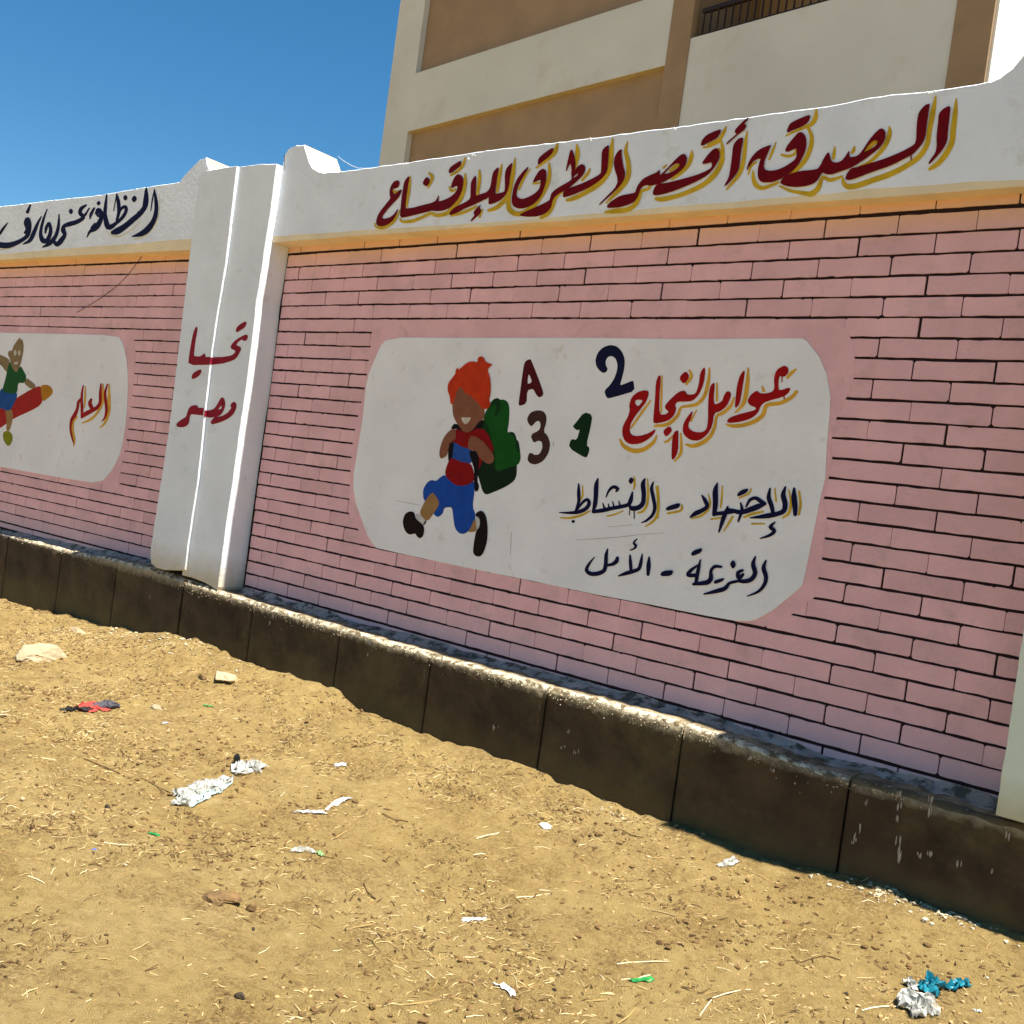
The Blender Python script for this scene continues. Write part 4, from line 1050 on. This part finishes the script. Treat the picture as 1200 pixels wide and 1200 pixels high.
def blob(name, px, py, w, d, h, m, lab, cat, seed, sink=.2, rough=.22, z0=None, sub=3, rot=0.0, flat=False, group=None, gzoff=.03):
    """lump with an irregular faceted surface resting in the ground; w,d,h in metres"""
    c = ground_at(px, py, gzoff); c = ground_at(px, py, g1(c[0], c[1])); rs = np.random.RandomState(seed)
    bm = bmesh.new(); bmesh.ops.create_icosphere(bm, subdivisions=sub, radius=1)
    off = rs.rand(3)*20; cuts = []
    for _ in range(11):
        q = rs.normal(size=3); q[2] = abs(q[2])*.8; q /= np.linalg.norm(q); cuts.append((q, rs.uniform(.55, .85)))
    for v in bm.verts:
        p = np.array(v.co); nz = float(fbm(p[0]*1.6+off[0]+p[2], p[1]*1.6+off[1]-p[2]*.7, 4))
        p = p*(1+rough*2*nz)
        for pn, pd in cuts:
            e_ = p @ pn-pd
            if e_ > 0: p = p-pn*e_*.92
        p = p*(1+.05*float(fbm(p[0]*6+off[2], p[1]*6+p[2]*5, 3)))
        x, y, z = p[0]*w/2, p[1]*d/2, (p[2]+1)*h/2-h*sink
        v.co = (math.cos(rot)*x-math.sin(rot)*y, math.sin(rot)*x+math.cos(rot)*y, z)
    me = bpy.data.meshes.new(name); bm.to_mesh(me); bm.free(); me.materials.append(m)
    o = bpy.data.objects.new(name, me); COL.objects.link(o); o.location = (c[0], c[1], g1(c[0], c[1]))
    return tag(o, lab, cat, group)
def sheet(px, py, w, d, seed, m, amp=.012, rot=0.0, n=14, crumple=9.0, shape=None, lift=.003, gzoff=.02):
    """crumpled film or paper: a thin two-sided sheet with thickness, torn outline"""
    c = ground_at(px, py, gzoff); c = ground_at(px, py, g1(c[0], c[1])); rs = np.random.RandomState(seed); o_ = rs.rand(2)*30
    V = []; F = []; idx = {}
    for i in range(n+1):
        for j in range(n+1):
            u, v = i/n*2-1, j/n*2-1
            edge = 1+.35*float(fbm(u*2+o_[0], v*2+o_[1], 3))
            x, y = u*w/2*edge, v*d/2*edge*(1-.35*u*u)
            x += amp*1.3*float(fbm(u*crumple/3+5, v*crumple/3+o_[1], 3)); y += amp*1.3*float(fbm(v*crumple/3+7, u*crumple/3+o_[0], 3))
            z = amp*(abs(float(fbm(u*crumple/2+o_[0], v*crumple/2+o_[1], 4)))*2.0+.35*rs.rand())*(1-.5*max(abs(u), abs(v))**3)
            X, Y = math.cos(rot)*x-math.sin(rot)*y, math.sin(rot)*x+math.cos(rot)*y
            gxx = g1(c[0]+X, c[1]+Y)
            idx[i, j] = len(V); V.append(np.array([c[0]+X, c[1]+Y, gxx+lift+z]))
    for i in range(n):
        for j in range(n):
            cu, cv = (i+.5)/n*2-1, (j+.5)/n*2-1
            if shape and not shape(cu, cv, rs): continue
            F.append((idx[i, j], idx[i+1, j], idx[i+1, j+1], idx[i, j+1]))
    N = len(V); V2 = V+[v-np.array([0, 0, .0012]) for v in V]; F2 = F+[tuple(q+N for q in reversed(f)) for f in F]
    ed = {}
    for f in F:
        for a, b in zip(f, f[1:]+f[:1]): ed[(a, b)] = ed.get((a, b), 0)+1
    for (a, b) in ed:
        if (b, a) not in ed: F2.append((b, a, a+N, b+N))
    o0 = c.copy(); o0[2] = g1(c[0], c[1])
    return [v-o0 for v in V2], F2, o0
def sheet_obj(name, lab, cat, *a, **k):
    V, F, o0 = sheet(*a, **k); m = a[5]; o = mesh_obj(name, V, F, m); o.location = o0
    used = set(i for f in F for i in f)
    bm = bmesh.new(); bm.from_mesh(o.data); bmesh.ops.delete(bm, geom=[v for v in bm.verts if not v.link_faces], context='VERTS'); bm.to_mesh(o.data); bm.free()
    return tag(o, lab, cat)
wp = mat('white_plastic_film', (.50, .49, .43), .4, .2, 60, .3, 80, (.55, .48, .36), (30, .6, .75))
holes(wp, 28, .38, .60, .15)
wpaper = mat('white_paper', (.60, .59, .55), .8, .05, 30)
teal = mat("teal_plastic", (.008, .15, .20), .4, .3, 40)
tealw = mat('pale_teal_film', (.45, .62, .60), .5, .2, 50)
blackp = mat('black_plastic', (.02, .018, .016), .5, .3, 40)
redc = mat('faded_red_cloth', (.36, .05, .035), .85, .3, 40)
greyc = mat('grey_cloth', (.07, .065, .075), .85, .3, 40)
greenp = mat('green_plastic', (.02, .22, .05), .45, .25, 40)
bluep = mat('blue_plastic', (.08, .12, .35), .5, .2, 40)
rockm = mat('sandstone_rock', (.38, .29, .17), .95, .2, 10, .9, 50, (.34, .25, .14), (14, .55, .7))
clodm = mat('brown_clod', (.17, .10, .038), .95, .3, 18, .9, 60, (.09, .05, .02), (25, .5, .65))
dungm = mat('dark_dung', (.055, .038, .022), .9, .3, 30, .6, 80)
rot_ = 0.45
torn = lambda u, v, rs: rs.rand() > .12*(abs(u)+abs(v))
# torn white bag and its neighbours
bagA = thing('plastic_bag', 'crumpled torn white plastic bag lying on the sand left of centre', 'plastic bag')
def part_sheet(nm, root, m, *a, **k):
    V, F, o0 = sheet(*a, **k); root_loc = np.array(root.location)
    o = mesh_obj(nm, [v+o0-root_loc for v in V], F, m, root)
    bm = bmesh.new(); bm.from_mesh(o.data); bmesh.ops.delete(bm, geom=[v for v in bm.verts if not v.link_faces], context='VERTS'); bm.to_mesh(o.data); bm.free()
    return o
c_ = ground_at(240, 925, .03); bagA.location = (c_[0], c_[1], g1(c_[0], c_[1]))
part_sheet('bag_film', bagA, wp, 240, 925, .36, .15, 3, wp, amp=.034, rot=2.03, n=26, crumple=10, shape=torn)
part_sheet('bag_film', bagA, wp, 215, 938, .12, .08, 5, wp, amp=.026, rot=2.0, n=14, crumple=12, shape=torn)
part_sheet('bag_handle', bagA, tealw, 247, 933, .32, .04, 8, tealw, amp=.020, rot=2.0, n=16, crumple=10, shape=torn)
sheet_obj('plastic_scrap', 'shredded white plastic scrap beside the upright dark piece', 'scrap', 290, 903, .17, .11, 6, wp, amp=.032, rot=1.65, n=18, crumple=12, shape=torn)
blob('foam_piece', 277, 897, .050, .035, .072, blackp, 'dark brown square piece standing up behind the white plastic', 'debris', 4, .1, .10, sub=2)
# bag at bottom right
bagB = thing('plastic_bag', 'white and teal plastic bag crumpled at the bottom right corner of the sand', 'plastic bag')
c_ = ground_at(1075, 1180, .08); bagB.location = (c_[0], c_[1], g1(c_[0], c_[1]))
part_sheet('bag_film', bagB, wp, 1072, 1192, .085, .085, 13, wp, amp=.040, rot=.4, n=20, crumple=12, shape=torn, gzoff=.1)
part_sheet('bag_film', bagB, wp, 1066, 1163, .03, .05, 14, wp, amp=.026, rot=.9, n=10, crumple=10, shape=torn, gzoff=.1)
part_sheet('teal_flap', bagB, teal, 1090, 1166, .085, .06, 15, teal, amp=.036, rot=1.2, n=12, crumple=8, gzoff=.1)
part_sheet('teal_flap', bagB, teal, 1122, 1161, .11, .035, 16, teal, amp=.024, rot=1.17, n=12, crumple=8, gzoff=.1)
# cloth scrap
cl = thing('cloth_scrap', 'flattened red and black cloth scrap on the sand at the far left', 'cloth')
c_ = ground_at(106, 830, .03); cl.location = (c_[0], c_[1], g1(c_[0], c_[1]))
part_sheet('red_cloth', cl, redc, 108, 829, .16, .17, 21, redc, amp=.022, rot=1.5, n=12, crumple=7)
part_sheet('black_cloth', cl, blackp, 90, 832, .16, .05, 22, blackp, amp=.024, rot=1.6, n=12, crumple=7, lift=.008)
part_sheet('grey_cloth', cl, greyc, 122, 830, .15, .08, 23, greyc, amp=.022, rot=1.45, n=12, crumple=7, lift=.008)
# paper and plastic bits
sheet_obj('paper_scrap', 'small bright white paper scrap in the middle of the sand', 'paper', 638, 967, .055, .036, 31, wpaper, amp=.006, rot=0, n=6, crumple=4)
sheet_obj('paper_scrap', 'white paper scrap near the plinth, upper of the loose papers', 'paper', 398, 898, .055, .045, 32, wpaper, amp=.008, rot=.9, n=6, crumple=4)
sheet_obj('paper_strip', 'curled white strip lying flat on the sand right of the torn bag', 'strip', 363, 949, .135, .018, 33, wpaper, amp=.014, rot=.83, n=12, crumple=5)
sheet_obj('paper_strip', 'short white strip end beside the curled strip', 'strip', 398, 942, .17, .018, 34, wpaper, amp=.014, rot=1.83, n=10, crumple=5)
sheet_obj('paper_scrap', 'torn buff paper scrap with green threads beside it', 'paper', 354, 1001, .095, .04, 35, wp, amp=.014, rot=.65, n=8, crumple=5)
sheet_obj('plastic_shred', 'pale green plastic shred beside the buff paper', 'scrap', 376, 1002, .05, .010, 36, mat('pale_green_plastic', (.25, .42, .16), .5), amp=.012, rot=-.3, n=8, crumple=5)
sheet_obj('paper_scrap', 'narrow white paper sliver lying in the lower middle of the sand', 'paper', 555, 1074, .09, .022, 37, wpaper, amp=.010, rot=1.14, n=8, crumple=4)
sheet_obj('feather', 'white feather-like scrap at the bottom centre of the sand', 'scrap', 591, 1158, .085, .022, 38, wpaper, amp=.010, rot=-.17, n=8, crumple=4)
sheet_obj('wrapper', 'bright green plastic wrapper near the bottom of the sand', 'wrapper', 752, 1151, .090, .022, 39, greenp, amp=.008, rot=1.23, n=8, crumple=4)
sheet_obj('plastic_shred', 'thin green plastic shred on the left part of the sand', 'scrap', 180, 980, .05, .010, 40, greenp, amp=.006, rot=.6, n=6, crumple=4)
sheet_obj('plastic_shred', 'faint green plastic shred below the cloth scrap', 'scrap', 243, 832, .06, .014, 44, greenp, amp=.006, rot=.6, n=6, crumple=4)
sheet_obj('plastic_shred', 'small blue plastic shred at the left of the sand', 'scrap', 111, 994, .020, .022, 41, bluep, amp=.006, rot=.3, n=6, crumple=4)
sheet_obj('paper_scrap', 'tiny white paper scrap at the upper left of the sand', 'paper', 193, 852, .035, .018, 42, wpaper, amp=.006, rot=.6, n=6, crumple=4)
sheet_obj('plastic_scrap', 'dull white plastic wrapper lying by the foot of the plinth on the right', 'scrap', 853, 1013, .13, .035, 43, wp, amp=.014, rot=1.47, n=10, crumple=6, gzoff=.07)
sheet_obj('paper_strip', 'dirty white strip on the sand near the bottom right corner', 'strip', 1145, 1189, .030, .008, 45, wp, amp=.006, rot=.9, n=8, crumple=4, gzoff=.1)
# stones and clods
blob('rock', 45, 770, .34, .42, .13, rockm, 'large pale sandstone lump at the far left of the sand', 'rock', 51, .3, .26, sub=4)
blob('rock', 264, 789, .17, .17, .07, rockm, 'flat pale rock near the pillar foot', 'rock', 52, .3, .3, sub=4)
blob('rock', 182, 832, .10, .07, .035, rockm, 'small pale rock right of the red cloth scrap', 'rock', 53, .3, .3)
blob('rock', 90, 740, .18, .10, .05, rockm, 'low sandstone piece close to the plinth on the left', 'rock', 55, .35, .3)
blob('clod', 254, 1056, .120, .13, .038, clodm, 'broad brown earth clod in the lower left of the sand', 'clod', 61, .25, .42, sub=4, rot=.5)
blob('clod', 294, 1068, .042, .034, .034, clodm, 'small brown clod with a white fleck right of the broad clod', 'clod', 62, .15, .3, rot=.5)
blob('clod', 237, 795, .10, .06, .04, clodm, 'brown clod left of the flat pale rock', 'clod', 63, .3, .4)
blob('dung', 281, 1173, .038, .016, .017, dungm, 'dark elongated dropping near the bottom left of the sand', 'dropping', 64, .1, .25, rot=.75)
blob('dung', 297, 1087, .016, .012, .012, dungm, 'small dark dropping below the brown clods', 'dropping', 65, .1, .2)
blob('dung', 126, 944, .035, .02, .018, dungm, 'dark dropping left of the torn white bag', 'dropping', 66, .1, .25)
blob('dung', 650, 1157, .018, .010, .010, dungm, 'dark dropping right of the white feather-like scrap', 'dropping', 67, .1, .25)
blob('dung', 991, 1174, .016, .012, .012, dungm, 'dark dropping left of the teal bag', 'dropping', 68, .1, .25, gzoff=.1)
blob('pebble', 1156, 1152, .010, .008, .006, wpaper, 'round white pebble right of the teal flap', 'pebble', 69, .2, .1, gzoff=.1)
blob('pebble', 493, 1053, .022, .014, .012, rockm, 'tan pebble on the sand below the curled strip', 'pebble', 70, .2, .2)
blob('pebble', 26, 939, .030, .020, .018, rockm, 'small pale stone at the left edge of the sand', 'pebble', 71, .2, .2)
blob('pebble', 760, 1006, .028, .012, .010, rockm, 'mottled stone below the middle of the plinth', 'pebble', 72, .2, .3, gzoff=.05)
# sticks
def stick(pts, r, m, lab, name='stick'):
    P = []
    for x, y in pts:
        c = ground_at(x, y, .03); c = ground_at(x, y, g1(c[0], c[1])+r); c[2] = g1(c[0], c[1])+r*1.2; P.append(c)
    Q = [p for a, b in zip(P[:-1], P[1:]) for p in (a, (a+b)/2+np.array([0, 0, .002]))]+[P[-1]]
    o0 = Q[0].copy(); o = tube(name, [q-o0 for q in Q], r, m); o.location = o0; tag(o, lab, 'stick')
stick([(447, 957), (460, 961), (478, 966)], .0028, clodm, 'brown stick lying on the sand in the middle')
stick([(558, 984), (575, 979), (597, 975)], .0024, straw2, 'pale reed stick crossing a shorter straw in mid sand')
stick([(720, 971), (742, 977), (765, 984)], .0022, clodm, 'thin brown stick below the middle plinth slab')
stick([(723, 1130), (748, 1128), (785, 1127)], .0018, straw2, 'long pale straw stalk above the green wrapper')
stick([(728, 1150), (745, 1145), (762, 1142)], .0018, straw2, 'short pale stalk just above the green wrapper')
stick([(753, 1064), (770, 1068), (791, 1074)], .0018, strawm, 'brown stalk on the lower right part of the sand')
stick([(604, 1056), (622, 1054), (645, 1054)], .0018, straw2, 'pale stalk below the short white sliver')
stick([(88, 1189-300), (110, 895), (140, 907)], .0032, clodm, 'grey-brown twig at the left below the cloth scrap')
stick([(165, 912), (185, 925), (205, 908+26)], .0024, clodm, 'thin dry twig left of the torn white bag', 'twig')
stick([(820, 1190), (835, 1172), (862, 1164), (880, 1158)], .0018, straw2, 'curved pale stalk near the bottom right of the sand')
stick([(922, 1127), (940, 1120), (965, 1121), (985, 1125)], .0022, clodm, 'bent brown twig left of the teal bag')
stick([(1010, 1184), (1030, 1181), (1052, 1180)], .0022, straw2, 'pale stalk running up to the white bag')
stick([(426, 1037), (430, 1050), (440, 1056)], .0024, clodm, 'short dark stick in the lower left of the sand')
